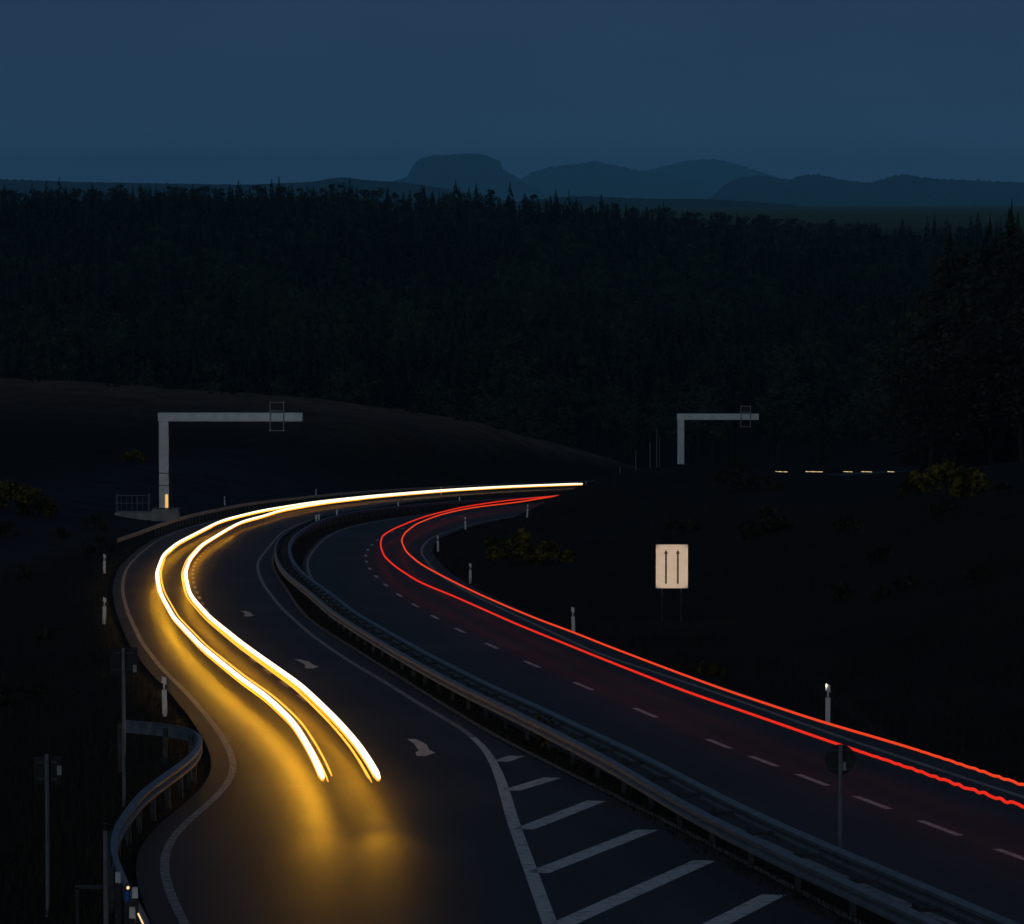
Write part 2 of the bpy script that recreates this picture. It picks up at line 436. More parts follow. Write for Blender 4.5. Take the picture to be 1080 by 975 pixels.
# ground: grass, bare field and gravel as real patches of land (vertex weights)
def ground_mat():
    m, n, l, b = mat_new('ground_soil')
    tc = n.new('ShaderNodeTexCoord')
    t = n.new('ShaderNodeTexNoise'); t.inputs['Scale'].default_value = 0.25; t.inputs['Detail'].default_value = 10; t.inputs['Roughness'].default_value = 0.65
    l.new(tc.outputs['Object'], t.inputs['Vector'])
    def ramp(a, c):
        r = n.new('ShaderNodeValToRGB')
        r.color_ramp.elements[0].position = 0.33; r.color_ramp.elements[0].color = (*a, 1)
        r.color_ramp.elements[1].position = 0.68; r.color_ramp.elements[1].color = (*c, 1)
        l.new(t.outputs['Fac'], r.inputs[0]); return r
    g = ramp((0.007, 0.007, 0.004), (0.022, 0.019, 0.011))
    f = ramp((0.055, 0.040, 0.028), (0.17, 0.115, 0.08))
    v = ramp((0.014, 0.016, 0.021), (0.034, 0.038, 0.046))
    at = n.new('ShaderNodeAttribute'); at.attribute_name = 'land'
    sp = n.new('ShaderNodeSeparateColor'); l.new(at.outputs['Color'], sp.inputs[0])
    m1 = n.new('ShaderNodeMix'); m1.data_type = 'RGBA'
    l.new(sp.outputs[0], m1.inputs[0]); l.new(g.outputs[0], m1.inputs[6]); l.new(f.outputs[0], m1.inputs[7])
    m2 = n.new('ShaderNodeMix'); m2.data_type = 'RGBA'
    l.new(sp.outputs[1], m2.inputs[0]); l.new(m1.outputs[2], m2.inputs[6]); l.new(v.outputs[0], m2.inputs[7])
    w = ramp((0.06, 0.10, 0.05), (0.12, 0.18, 0.09))
    m3 = n.new('ShaderNodeMix'); m3.data_type = 'RGBA'
    l.new(sp.outputs[2], m3.inputs[0]); l.new(m2.outputs[2], m3.inputs[6]); l.new(w.outputs[0], m3.inputs[7])
    l.new(m3.outputs[2], b.inputs['Base Color'])
    b.inputs['Roughness'].default_value = 0.95; b.inputs['Specular IOR Level'].default_value = 0.1
    t2 = n.new('ShaderNodeTexNoise'); t2.inputs['Scale'].default_value = 2.5; t2.inputs['Detail'].default_value = 6
    l.new(tc.outputs['Object'], t2.inputs['Vector'])
    bp = n.new('ShaderNodeBump'); bp.inputs['Strength'].default_value = 0.8; bp.inputs['Distance'].default_value = 0.15
    l.new(t2.outputs['Fac'], bp.inputs['Height']); l.new(bp.outputs[0], b.inputs['Normal'])
    return m
M['ground'] = ground_mat()

# ---------------------------------------------------------------- ground: one sheet from behind the camera to the horizon
def build_ground():
    ys = list(np.arange(-80, 760, 3.0)) + list(np.arange(760, 1100, 8.0)) + list(np.arange(1100, 2300, 25.0))
    y = 2300.0
    while y < 62000: ys.append(y); y *= 1.09
    ys = np.array(ys)
    outer = [0.35, 0.9, 1.6, 2.4, 3.4, 4.6, 6, 7.6, 9.5, 12, 15, 18.5, 22.5, 27, 32, 38, 45, 53, 62, 72, 85, 100, 120, 145, 180, 230, 300, 400, 550, 800, 1200, 1800, 2700, 4000, 5800, 8500, 13000]
    inner = 12
    xs = []
    for yy in ys:
        yc = min(max(yy, -60), 1060)
        a, b = float(e_ll(yc)), float(e_rr(yc))
        row = [a - d for d in reversed(outer)] + [a + (b - a) * k / inner for k in range(inner + 1)] + [b + d for d in outer]
        xs.append(row)
    X = np.array(xs); Y = np.repeat(ys[:, None], X.shape[1], 1)
    Z = terrain(X, Y)
    # gentle unevenness off the carriageways
    nz = np.zeros_like(Z)
    for i in range(X.shape[0]):
        yc = min(max(ys[i], -60), 1060)
        a, b = float(e_ll(yc)), float(e_rr(yc))
        for j in range(X.shape[1]):
            d = max(a - X[i, j], X[i, j] - b)
            if d > 1.2 and Y[i, j] < 2300:
                nz[i, j] = noise.noise((X[i, j] * 0.13, Y[i, j] * 0.09, 0)) * min(0.5, 0.07 * d) + noise.noise((X[i, j] * .5, Y[i, j] * .4, 4)) * min(.12, .03 * d)
                if Y[i, j] > 470 and X[i, j] < a:
                    nz[i, j] += (noise.noise((X[i, j] * .06, Y[i, j] * .03, 7)) * 1.1 + noise.noise((X[i, j] * .22, Y[i, j] * .1, 3)) * .45) * min(1, d / 30)
    Z = Z + nz
    nr, nc = X.shape
    v = np.stack([X, Y, Z], -1).reshape(-1, 3)
    idx = np.arange(nr * nc).reshape(nr, nc)
    q = np.stack([idx[:-1, :-1], idx[:-1, 1:], idx[1:, 1:], idx[1:, :-1]], -1).reshape(-1, 4)
    o = np_obj('ground', v, q, M['ground'])
    o.data.polygons.foreach_set('use_smooth', [True] * len(o.data.polygons))
    # land cover
    dl = np.array([[float(e_ll(min(max(yy, -60), 1060)))] for yy in ys]) - X
    field = sstep(560, 720, Y) * (1 - sstep(760, 800, Y)) * sstep(14, 24, dl)
    meadow = sstep(2500, 3200, Y) * (1 - sstep(15000, 24000, Y))
    gravel = sstep(5, 7.5, dl) * (1 - sstep(22, 30, dl)) * sstep(235, 270, Y) * (1 - sstep(540, 600, Y))
    colr = np.stack([field, gravel, meadow, np.ones_like(field)], -1).reshape(-1, 4).astype(np.float32)
    ca = o.data.color_attributes.new('land', 'FLOAT_COLOR', 'POINT')
    ca.data.foreach_set('color', colr.ravel())
    tag(o, 'dark grassy ground falling away from the motorway to the valley', 'ground', kind='structure')
build_ground()

# ---------------------------------------------------------------- carriageways and their markings
YR = np.concatenate([np.arange(-55, 400, 2.0), np.arange(400, 1050, 4.0)])
road_l = ribbon('road', YR, e_ll, c_pe, 0.0, M['asphalt'], n=4)
tag(road_l, 'left carriageway of the motorway with glowing white headlight streaks', 'road', kind='structure')
road_r = ribbon('road', YR, e_rl, e_rr, 0.0, M['asphalt'], n=4)
tag(road_r, 'right carriageway of the motorway with red tail light streaks', 'road', kind='structure')

def solid(name, c, w, y0, y1, par, mat='paint', dz=0.004):
    a, b = line_fn(c, w)
    ys = np.arange(y0, y1, 1.5)
    return ribbon(name, ys, a, b, dz, M[mat], par)
solid('edge_line', c_ll, 0.16, -50, 640, road_l, 'faint_paint')
solid('edge_line', c_lr, 0.17, 106, 420, road_l, 'faint_paint')
gl = lambda sg: (lambda y: c_lr(y) + sg * 0.5 * (0.17 + 0.07 * (1 - sstep(88, 105, y))) * np.sqrt(1 + ((c_lr(y + 1) - c_lr(y - 1)) / 2) ** 2))
ribbon('gore_line', np.arange(-50, 106.1, 1.2), gl(-1), gl(1), 0.004, M['paint'], road_l)
solid('edge_line', c_rl, 0.17, -50, 560, road_r, 'faint_paint')
solid('edge_line', c_rr, 0.17, -50, 560, road_r, 'faint_paint')
e = solid('edging', lambda y: c_pe(y) + 0.09, 0.16, -50, 430, road_l, 'kerb', 0.02)

def dashes(name, c, segs, w, par, mat):
    v, f = [], []
    for a, b in segs:
        ys = np.linspace(a, b, 4)
        fa, fb = line_fn(c, w)
        n0 = len(v)
        for y in ys: v += [(float(fa(y)), y, plane(y) + 0.004), (float(fb(y)), y, plane(y) + 0.004)]
        f += [(n0 + 2 * i, n0 + 2 * i + 1, n0 + 2 * i + 3, n0 + 2 * i + 2) for i in range(3)]
    return mesh_obj(name, v, f, M[mat], par)
cent = [75.6, 81.3, 87, 92.8, 98.2, 103.8]
segs = [(y - 1.55, y + 1.55) for y in cent] + [(y - 1.5, y + 1.5) for y in (69.8, 64, 58.2)]
y = 115.6
while y < 420: segs.append((y - 2.0, y + 2.0)); y += 12.4 if y < 195 else 13.6
dashes('lane_line', c_dash, segs, 0.16, road_r, 'paint')
mid = lambda y: (c_ll(y) + c_lr(y)) / 2 + 0.05
dashes('lane_line', mid, [(y - 1.6, y + 1.6) for y in np.arange(101, 420, 7.0)], 0.14, road_l, 'faint_paint')

# hatched gore where the lane ends
bars = [((528, 803.5), (545, 797.5)), ((539, 834), (583, 820.5)), ((552.5, 875), (629, 845)), ((567, 921), (683, 875.5)), ((591, 976), (743, 908)), ((700, 1003), (816, 944))]
hv, hf = [], []
for (a, b) in bars:
    p, q = Vector(G(*a)), Vector(G(*b))
    t = (q - p).normalized(); s = Vector((-t.y, t.x)) * 0.205
    n0 = len(hv)
    K = 6
    for i in range(K + 1):
        c = p + (q - p) * i / K
        for d in (-1, 1):
            k = c + s * d
            hv.append((k.x, k.y, plane(k.y) + 0.004))
    hf += [(n0 + 2 * i, n0 + 2 * i + 1, n0 + 2 * i + 3, n0 + 2 * i + 2) for i in range(K)]
mesh_obj('hatching', hv, hf, M['paint'], road_l)

# merge arrows on the lane that ends
zoomed = [(862, 692), (902, 693), (950, 716), (962, 742), (990, 755), (945, 770), (906, 770), (898, 754), (914, 745), (893, 714)]
arrow = [G(230 + a / 4.32, 620 + b / 4.32) for a, b in zoomed]
acx = sum(p[0] for p in arrow) / len(arrow); acy = sum(p[1] for p in arrow) / len(arrow)
for (px, py) in ((443.5, 789.5), (323.5, 701), (260.5, 647.8)):
    gx, gy = G(px, py)
    sh = (float(c_lr(gy + 4)) - float(c_lr(gy - 4))) / 8 - (float(c_lr(acy + 4)) - float(c_lr(acy - 4))) / 8
    pts = [(gx + a - acx + sh * (b - acy), gy + b - acy) for a, b in arrow]
    mesh_obj('lane_arrow', [(a, b, plane(b) + 0.004) for a, b in pts], [tuple(range(len(pts)))], M['paint'], road_l)

# ---------------------------------------------------------------- light trails of passing traffic
def trail_curve(pix, h, extra=()):
    c = curve(pix, h, extra, sig=2.6)
    return c
t_wl = trail_curve([(341,820),(328,792),(309.6,762),(280,734),(255,717),(213,683),(183,651.5),(168,624),(165,604.7),(172,585.5),(187,573),(208.5,562),(230,551),(274.5,539)], .65,
                   extra=[(-24.0,352),(-23.5,400),(-21.2,450),(-16.6,500),(-9.0,556),(-1.0,597),(9.8,631.5)])
t_wr = trail_curve([(400,820),(380,788),(354,758.5),(317,723),(280,697),(255,679),(221,651.5),(200,628),(195,604.7),(200,590),(213,575),(238,559.7),(274.5,546)], .65,
                   extra=[(-22.2,352),(-21.9,400),(-19.7,450),(-15.2,500),(-7.7,556),(0.2,597),(10.8,631.5)])
t_rl = trail_curve([(1080,851),(1023,833),(966,812),(888.5,787),(803,757),(721.5,729),(640,697),(598,680),(546,659),(500,638.5),(473,626.5),(443,615),(417,598),(405,587),(401,575),(403,565),(417,557),(447,545),(487,535),(533,528),(590,523)], .8, [(13.6,48),(18.2,20),(27.2,-40)])
t_rr = trail_curve([(1080,829),(1007,804),(945.5,784),(872,763.5),(823,747.3),(762,727),(701,704.5),(638,680.5),(604.6,667),(569,654),(535,640),(500,624.6),(467,608),(443,595),(428,582),(423,570),(427,562),(440,552),(467,542),(500,535),(546.7,530),(590,522.5)], .8, [(14.8,48),(19.4,20),(28.4,-40)])

def trail_pts(c, y0, y1, h, dx=0.0, dh=0.0, wob=0.0):
    out = []
    ys_ = np.linspace(y0, y1, max(3, int((y1 - y0) / 1.2)))
    if wob: ys_ = np.concatenate([np.arange(y0, 96, 0.2), np.arange(96, y1, 1.2), [y1]])
    for y in ys_:
        w = 0
        if wob:
            a = min(1.0, max(0.0, 1 - (y - 66) / 26)) * float(sstep(20, 60, y))
            w = wob * a * (math.sin(y * 6.1) * 0.55 + math.sin(y * 9.7 + 1) * 0.3 + math.sin(y * 2.3) * 0.25)
        sl = (float(c(y + 1)) - float(c(y - 1))) / 2
        out.append((float(c(y)) + dx * math.sqrt(1 + sl * sl), y, plane(y) + h + dh + w))
    return out

def trail(name, c, y0, y1, h, r0, r1, mat, label, strands=(), wob=0.0):
    pts = trail_pts(c, y0, y1, h, wob=wob)
    root = empty(name, (pts[0][0], pts[0][1], plane(pts[0][1])))
    o0 = Vector(root.location)
    def tb(pp, ra, rb, nm, mt):
        mb = MB(); n = len(pp)
        ya, yz = pp[0][1], pp[-1][1]
        rad = [ra + (rb - ra) * max(0.0, p[1] - 60) / (yz - 60) if wob else ra + (rb - ra) * (p[1] - ya) / (yz - ya) for p in pp]
        rad[0] *= 0.6
        mb.tube([Vector(p) - o0 for p in pp], rad, 8)
        return mb.build(nm, M[mt], root, True)
    tb(pts, r0, r1, 'bright_core', mat)
    if mat == 'white_light':
        n_ = len(pts)
        tb(trail_pts(c, y0 + .1, y1, h, 0, -0.045), r0 * 1.05, r1 * 0.9, 'amber_fringe', 'amber_fringe')
        tb(trail_pts(c, y0 + 9, y1, h, 0, -0.105), 0.034, 0.06, 'added_underglow', 'road_underglow')  # extra emitter added under the core to cast gold onto the road
        tb(trail_pts(c, y0 + .6, y0 + 9.05, h, 0, -0.105), 0.006, 0.034, 'added_underglow', 'road_underglow')
    for (dx, dh, rs, yb) in strands:
        tb(trail_pts(c, y0 + 0.2, yb, h, dx, dh), rs, rs * 1.4, 'thin_strand', 'amber_light')
    tag(root, label, 'light trail')
    return root
trail('headlight_trail', t_wl, 85.4, 631, .65, 0.068, 0.14, 'white_light', 'outer white headlight streak nearer the left edge line, thin strand on its right',
      [(0.19, 0.02, 0.022, 240), (0.12, -0.10, 0.018, 330)])
trail('headlight_trail', t_wr, 85.4, 630, .65, 0.074, 0.14, 'white_light', 'inner white headlight streak, nearer the median, ending with a thin strand on its left',
      [(-0.19, -0.03, 0.025, 330), (-0.13, -0.11, 0.018, 300)])
trail('taillight_trail', t_rl, 14, 496, .8, 0.029, 0.062, 'red_light', 'red tail light streak closer to the dashed lane line on the right carriageway', wob=0.060)
trail('taillight_trail', t_rr, 14, 496, .8, 0.027, 0.062, 'red_light_b', 'red tail light streak closer to the grass verge and delineator posts', wob=0.052)

# the low beams of the passing car, dipped onto the road ahead of it
def low_beam(c, y, power, ahead=9.0, drop=0.25, size=28, left=0.25, wide=1.0):
    ld = bpy.data.lights.new('car_headlamp', 'SPOT')
    ld.energy = power
    ld.color = (1.0, 0.45, 0.022)
    ld.spot_size = R(size); ld.spot_blend = 1.0
    ld.shadow_soft_size = 0.12
    lo = bpy.data.objects.new('car_headlamp', ld); COL.objects.link(lo)
    p = Vector((float(c(y)), y, plane(y) + 0.62))
    q = Vector((float(c(y - ahead)) - left, y - ahead, plane(y - ahead) - drop))
    lo.location = p
    lo.rotation_euler = (q - p).to_track_quat('-Z', 'Y').to_euler()
    lo.scale = (wide, 1, 1)            # a car's dipped beam is wider than it is high
for side, c_ in ((0, t_wl), (1, t_wr)):
    for al, size, pw in ((10, 17.5, 0.004), (7.5, 13.2, 0.010), (5.5, 9.8, 0.036), (4.0, 7.2, 0.18)):
        ah = 0.62 / math.tan(R(al))
        low_beam(c_, 85.3, BEAM_END * pw, ahead=ah, drop=0.0, size=size, left=(0.03, 0.02)[side] * ah, wide=2.2)
    yb = 86.6
    while yb < 330:
        ah = 0.62 / math.tan(R(7.0))
        pw = (0.205, 0.105)[side] * (0.62 + 0.38 * min(1, (yb - 86) / 12))
        low_beam(c_, yb, BEAM_END * pw * (1 + (yb - 89) / 150), ahead=ah, drop=0.0, size=15, left=(0.14, 0.05)[side] * ah, wide=3.0)
        yb += 1.7 + max(0, yb - 96) * 0.022

# short lit stretches far beyond the crest
for (a, b, lab) in ((818, 832, 'faint far headlight streak, leftmost beyond the right crest'), (850, 869, 'faint long far headlight streak, second from the left beyond the crest'),
                    (890, 901, 'bright short far headlight streak in the middle of the row beyond the crest'), (908, 921, 'broken far headlight streak, second from the right beyond the crest'),
                    (936, 944.5, 'bright rightmost dot of far headlight beyond the right crest')):
    yd = 560.0
    mb = MB()
    y0 = 880
    pa = Vector((PXX(a, y0), y0, ROW_Z(497.6, y0))); pb = Vector((PXX(b, y0), y0 + 4, ROW_Z(497.9, y0 + 4)))
    n = 6
    rr = [0.02 + 0.07 * abs(math.sin(i * 1.7 + a)) for i in range(n)]
    mb.tube([pa + (pb - pa) * i / (n - 1) for i in range(n)], rr, 6)
    o = mb.build('headlight_trail', M['far_light'], None, True)
    tag(o, lab, 'light trail', 'far headlight streaks beyond the crest')

# ---------------------------------------------------------------- guardrails
WBEAM = [(0.0, 0.0), (0.075, 0.045), (0.075, 0.10), (0.0, 0.145), (0.0, 0.165), (0.075, 0.21), (0.075, 0.265), (0.0, 0.31), (-0.035, 0.312), (-0.035, 0.29), (-0.012, 0.285), (-0.012, 0.005)]
def path(c, y0, y1, h, step=2.0, dx=0.0):
    n = max(2, int((y1 - y0) / step))
    return [(float(c(y)) + dx, float(y), plane(y) + h) for y in np.linspace(y0, y1, n)]
def mirror(p): return [(-a, b) for a, b in reversed(p)]

# the double barrier in the median
med = empty('median_guardrail', (float(c_bf(60)), 60, plane(60)))
mo = Vector(med.location)
def rel(pp, o): return [Vector(p) - o for p in pp]
mb = MB(); mb.sweep(rel(path(c_bf, 40, 620, 0.44), mo), mirror(WBEAM)); mb.build('rail', M['galv'], med)
mb = MB(); mb.sweep(rel(path(c_bb, 40, 620, 0.44), mo), WBEAM); mb.sweep(rel(path(lambda y: c_bb(y) - 0.04, 40, 620, 0.442), mo), mirror(WBEAM)); mb.build('rail', M['galv'], med)
for k, y in enumerate(np.arange(58, 58 + 4 * 95, 4.0)):
    x = float(c_bf(y)); p = Vector((x, y, plane(y))) - mo
    mb = MB()
    mb.box(p + Vector((0.43, 0, 0.28)), (0.10, 0.12, 0.84))
    mb.box(p + Vector((0.43, 0, 0.58)), (0.80, 0.05, 0.07))
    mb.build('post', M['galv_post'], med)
for (px, py) in ((333.5, 545), (364, 546), (397, 540), (444.5, 531.5), (491.5, 526.5)):
    gx, gy = G(px, py, .95)
    gy = min(gy, 500)
    mb = MB(); p = Vector((float(c_bf(gy)) + 0.43, gy, plane(gy) + 0.66)) - mo
    mb.box(p + Vector((0, 0, 0.24)), (0.13, 0.06, 0.5)); mb.build('reflector', M['white_plastic'], med)
tag(med, 'double steel guardrail running along the median between both carriageways', 'guardrail')

# far left barrier along the outside of the bend, dipping into the ground at its near end
c_lg = curve([(160.5,554),(191,546),(235.5,536),(302,526)], .75, extra=[(-25.6,300),(-28.7,372),(-28.3,420),(-26.0,470),(-21.2,522),(-13.6,572),(-4.6,610),(5,640),(27,720)], sig=4)
g = empty('curved_guardrail', (float(c_lg(330)), 330, plane(330)))
go = Vector(g.location)
mb = MB()
pts = path(c_lg, 328, 700, 0.46, 3)
ramp = [(float(c_lg(328)) + (-0.35), 318, plane(318) + 0.22), (float(c_lg(328)) - 1.1, 308, plane(308) - 0.12)]
pts = ramp[::-1] + pts
mb.sweep(rel(pts, go), WBEAM); mb.build('rail', M['galv'], g)
for y in np.arange(330, 642, 4.0):
    mb = MB(); p = Vector((float(c_lg(y)) - 0.06, y, plane(y))) - go
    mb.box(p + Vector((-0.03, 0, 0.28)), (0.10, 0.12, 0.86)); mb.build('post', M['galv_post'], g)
tag(g, 'long curved guardrail on the outside of the bend below the big gantry', 'guardrail')

# near left barrier with a turned-out end
near_pts = [(-9.3, 101.5), (-8.3, 100.2), (-7.55, 98.6), (-7.15, 96.5), (-6.95, 94), (-6.85, 91), (-6.88, 88), (-6.98, 84.5), (-7.05, 81), (-7.0, 77.5), (-6.86, 73.5), (-6.55, 69.5), (-6.05, 65.5), (-5.55, 62), (-5.0, 58), (-4.2, 50)]
def dense(pp, k=4):
    out = []
    for i in range(len(pp) - 1):
        p0 = Vector(pp[max(i - 1, 0)]); p1 = Vector(pp[i]); p2 = Vector(pp[i + 1]); p3 = Vector(pp[min(i + 2, len(pp) - 1)])
        for j in range(k):
            t = j / k
            out.append(0.5 * ((2 * p1) + (p2 - p0) * t + (2 * p0 - 5 * p1 + 4 * p2 - p3) * t * t + (3 * p1 - p0 - 3 * p2 + p3) * t ** 3))
    out.append(Vector(pp[-1])); return out
dp = dense(near_pts)
ng = empty('verge_guardrail', (-6.9, 90, plane(90)))
no = Vector(ng.location)
mb = MB(); mb.sweep(rel([(p.x, p.y, plane(p.y) + 0.44) for p in dp], no), mirror(WBEAM)); mb.build('rail', M['galv'], ng)
acc = 0; last = dp[0]
for i, p in enumerate(dp):
    acc += (p - last).length; last = p
    if i == 0 or acc >= 2.0:
        acc = 0
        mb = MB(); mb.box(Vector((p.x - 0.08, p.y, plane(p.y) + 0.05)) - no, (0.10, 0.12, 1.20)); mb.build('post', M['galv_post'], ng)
tag(ng, 'short near guardrail with turned-out end beside the left edge line', 'guardrail')

# ---------------------------------------------------------------- delineator posts
def make_delineator():
    root = empty('delineator_post', (0, 0, 0))
    mb = MB(); mb.box((0, 0, 0.34), (0.13, 0.10, 0.74)); mb.build('body', M['white_plastic'], root)
    mb = MB()
    v = [(-0.064, -0.049, 0.71), (0.064, -0.049, 0.71), (0.064, 0.049, 0.71), (-0.064, 0.049, 0.71), (-0.062, -0.047, 0.90), (0.062, -0.047, 0.84), (0.062, 0.047, 0.84), (-0.062, 0.047, 0.90)]
    fc = [(3, 2, 1, 0), (4, 5, 6, 7), (0, 1, 5, 4), (1, 2, 6, 5), (2, 3, 7, 6), (3, 0, 4, 7)]
    mb.add(v, fc); mb.build('black_band', M['black_plastic'], root)
    mb = MB()
    v = [(-0.061, -0.047, 0.90), (0.061, -0.047, 0.84), (0.061, 0.047, 0.84), (-0.061, 0.047, 0.90), (-0.058, -0.03, 1.08), (0.058, -0.03, 1.04), (0.058, 0.045, 1.01), (-0.058, 0.045, 1.04)]
    mb.add(v, fc); mb.build('cap', M['white_plastic'], root)
    mb = MB(); mb.box((0, -0.052, 0.80), (0.045, 0.012, 0.15)); mb.build('reflector', M['reflector'], root)
    return root
def kids(o): return [c for c in COL.objects if c.parent == o]
def copy_tree(src):
    r = src.copy(); COL.objects.link(r)
    for ch in kids(src):
        c = ch.copy(); COL.objects.link(c); c.parent = r
        for gch in kids(ch):
            d = gch.copy(); COL.objects.link(d); d.parent = c
    return r
proto = make_delineator()
posts = [((174, 755), None, 'tall white delineator post just behind the turned-out end of the near left guardrail'),
         ((110, 658), None, 'white delineator post on the dark left verge, lower of the pair'),
         ((110, 605), None, 'white delineator post on the dark left verge, upper of the pair above each other'),
         ((237, 534), None, 'tiny white delineator post beyond the curved guardrail, right of the big gantry'),
         ((333, 525), None, 'tiny white delineator post beyond the curved guardrail, below the tip of the big gantry arm'),
         ((465, 514), None, 'tiny white delineator post beyond the curved guardrail, above the joined headlight streaks'),
         ((618, 507), None, 'tiny white delineator post on the skyline of the bank where the streaks vanish'),
         ((556, 546), None, 'small white delineator post at the far end of the inner bend, behind the broom bush'),
         ((491, 559), None, 'small white delineator post on the inner bend, left of and behind the yellow broom bush'),
         ((462, 582), None, 'white delineator post at the tightest point of the inner bend beside the red streaks'),
         ((496, 616), None, 'white delineator post in front of the yellow broom bush, just above the red streaks'),
         ((605, 670), None, 'white delineator post left of the two-arrow sign, foot behind a red streak'),
         ((873, 764), None, 'tall white delineator post behind the red streaks, nearest to the camera on that side')]
for i, ((px, py), h, lab) in enumerate(posts):
    o = proto if i == 0 else copy_tree(proto)
    x, y = hit(px, py, 60, 640)
    if i in (3, 4, 5): y = min(y, 560); x = PXX(px, y)
    o.location = (x, y, tz(x, y))
    o.rotation_euler = (random.uniform(-.03, .03), random.uniform(-.04, .06), random.uniform(-.2, .2))
    tag(o, lab, 'delineator post', 'delineator posts along the motorway')

# ---------------------------------------------------------------- gantries
def gantry(px_col, y, px_tip, row_top, row_bot, arm_t, col_w, label, clamp_px, full=True):
    x = PXX(px_col, y); zt = ROW_Z(row_top, y)
    zb = ROW_Z(row_bot, y) if row_bot else tz(x, y) - 0.1
    root = empty('sign_gantry', (x, y, zb))
    H = zt - zb; Lx = PXX(px_tip, y) - x
    mb = MB(); mb.box((0, 0, (H - arm_t) / 2), (col_w, col_w, H - arm_t))
    c = mb.build('column', M['gantry'], root)
    bv = c.modifiers.new('bevel', 'BEVEL'); bv.width = 0.05; bv.segments = 2
    mb = MB(); mb.box(((Lx - col_w * 0.6) / 2, 0, H - arm_t / 2), (Lx + col_w * 0.6, col_w * 0.95, arm_t))
    c = mb.build('arm', M['gantry'], root)
    bv = c.modifiers.new('bevel', 'BEVEL'); bv.width = 0.05; bv.segments = 2
    mb = MB(); mb.box((0, 0, 0.04), (col_w * 1.5, col_w * 1.5, 0.08)); mb.build('foot_plate', M['dark_steel'], root)
    mb = MB()
    for hh in (2.2, 3.35): mb.box((0, 0, hh), (col_w + 0.04, col_w + 0.04, 0.07))
    mb.build('flange', M['dark_steel'], root)
    a, b = (PXX(p, y) - x for p in clamp_px)
    for k in (a, b):
        mb = MB()
        mb.tube([(k, -col_w / 2 - 0.09, H - arm_t - 0.95), (k, -col_w / 2 - 0.09, H + 1.05)], 0.055, 6)
        mb.build('hanger', M['hanger'], root)
    mb = MB()
    for hh in (H + 0.98, H + 0.2, H - arm_t - 0.85): mb.box(((a + b) / 2, -col_w / 2 - 0.16, hh), (abs(b - a) + 0.2, 0.06, 0.07))
    mb.build('sign_bracket', M['hanger'], root)
    mb = MB(); mb.box(((a + b) / 2, -col_w / 2 - 0.12, H + 0.55), (abs(b - a) * 0.8, 0.05, 0.75)); mb.build('back_panel', M['sign_back'], root)
    tag(root, label, 'gantry', 'cantilever gantries beside the motorway')
    return root, H
g1, H1 = gantry(173, 400, 319.5, 435.5, 536.5, 0.80, 0.88, 'big pale cantilever gantry on a concrete base, arm reaching over the left carriageway', (285.5, 299.5))
mb = MB(); mb.box((0.28, -0.47, 0.72), (0.26, 0.05, 1.25)); mb.build('glowing_reflector', M['amber_reflector_glow'], g1)  # amber reflector plate; its emission stands in for headlights shining back
mb = MB(); mb.tube([(0.72, -0.3, 0.9), (0.72, -0.3, 4.0)], 0.035, 6); mb.build('cable_pipe', M['dark_steel'], g1)
g2, H2 = gantry(718, 540, 800, 436.5, None, 0.78, 0.84, 'distant grey cantilever gantry standing behind the crest of the right bank', (781, 791))
mb = MB(); mb.tube([(-0.1, 0, H2), (-0.1, 0, H2 + 2.6)], 0.035, 5); mb.build('antenna', M['dark_steel'], g2)

# concrete service platform with railing at the big gantry's foot
px = PXX(173, 400); zt = ROW_Z(536.5, 400)
pf = empty('service_platform', (px, 400, zt - 1.5))
mb = MB(); mb.box((0.15, 0, 0.74), (2.5, 2.6, 1.48)); mb.box((-2.9, 1.2, 0.55), (3.55, 2.4, 1.1))
c = mb.build('slab', M['concrete'], pf); bv = c.modifiers.new('bevel', 'BEVEL'); bv.width = 0.06; bv.segments = 2
def rail_run(p0, p1, h, n):
    p0, p1 = Vector(p0), Vector(p1)
    mb = MB()
    for hh in (h, h * 0.55): mb.tube([p0 + Vector((0, 0, hh)), p1 + Vector((0, 0, hh))], 0.035, 6)
    for i in range(n + 1):
        q = p0 + (p1 - p0) * i / n
        mb.tube([q, q + Vector((0, 0, h))], 0.03, 6)
    return mb
rail_run((-4.55, 0.15, 1.10), (-1.55, 0.15, 1.10), 1.62, 6).build('railing', M['galv'], pf)
rail_run((-4.55, 0.15, 1.10), (-4.55, 2.2, 1.10), 1.62, 3).build('railing', M['galv'], pf)
rail_run((-1.55, 0.15, 1.10), (-1.55, 2.2, 1.10), 1.62, 3).build('railing', M['galv'], pf)
tag(pf, 'concrete service platform with steel railing at the foot of the big gantry', 'platform')

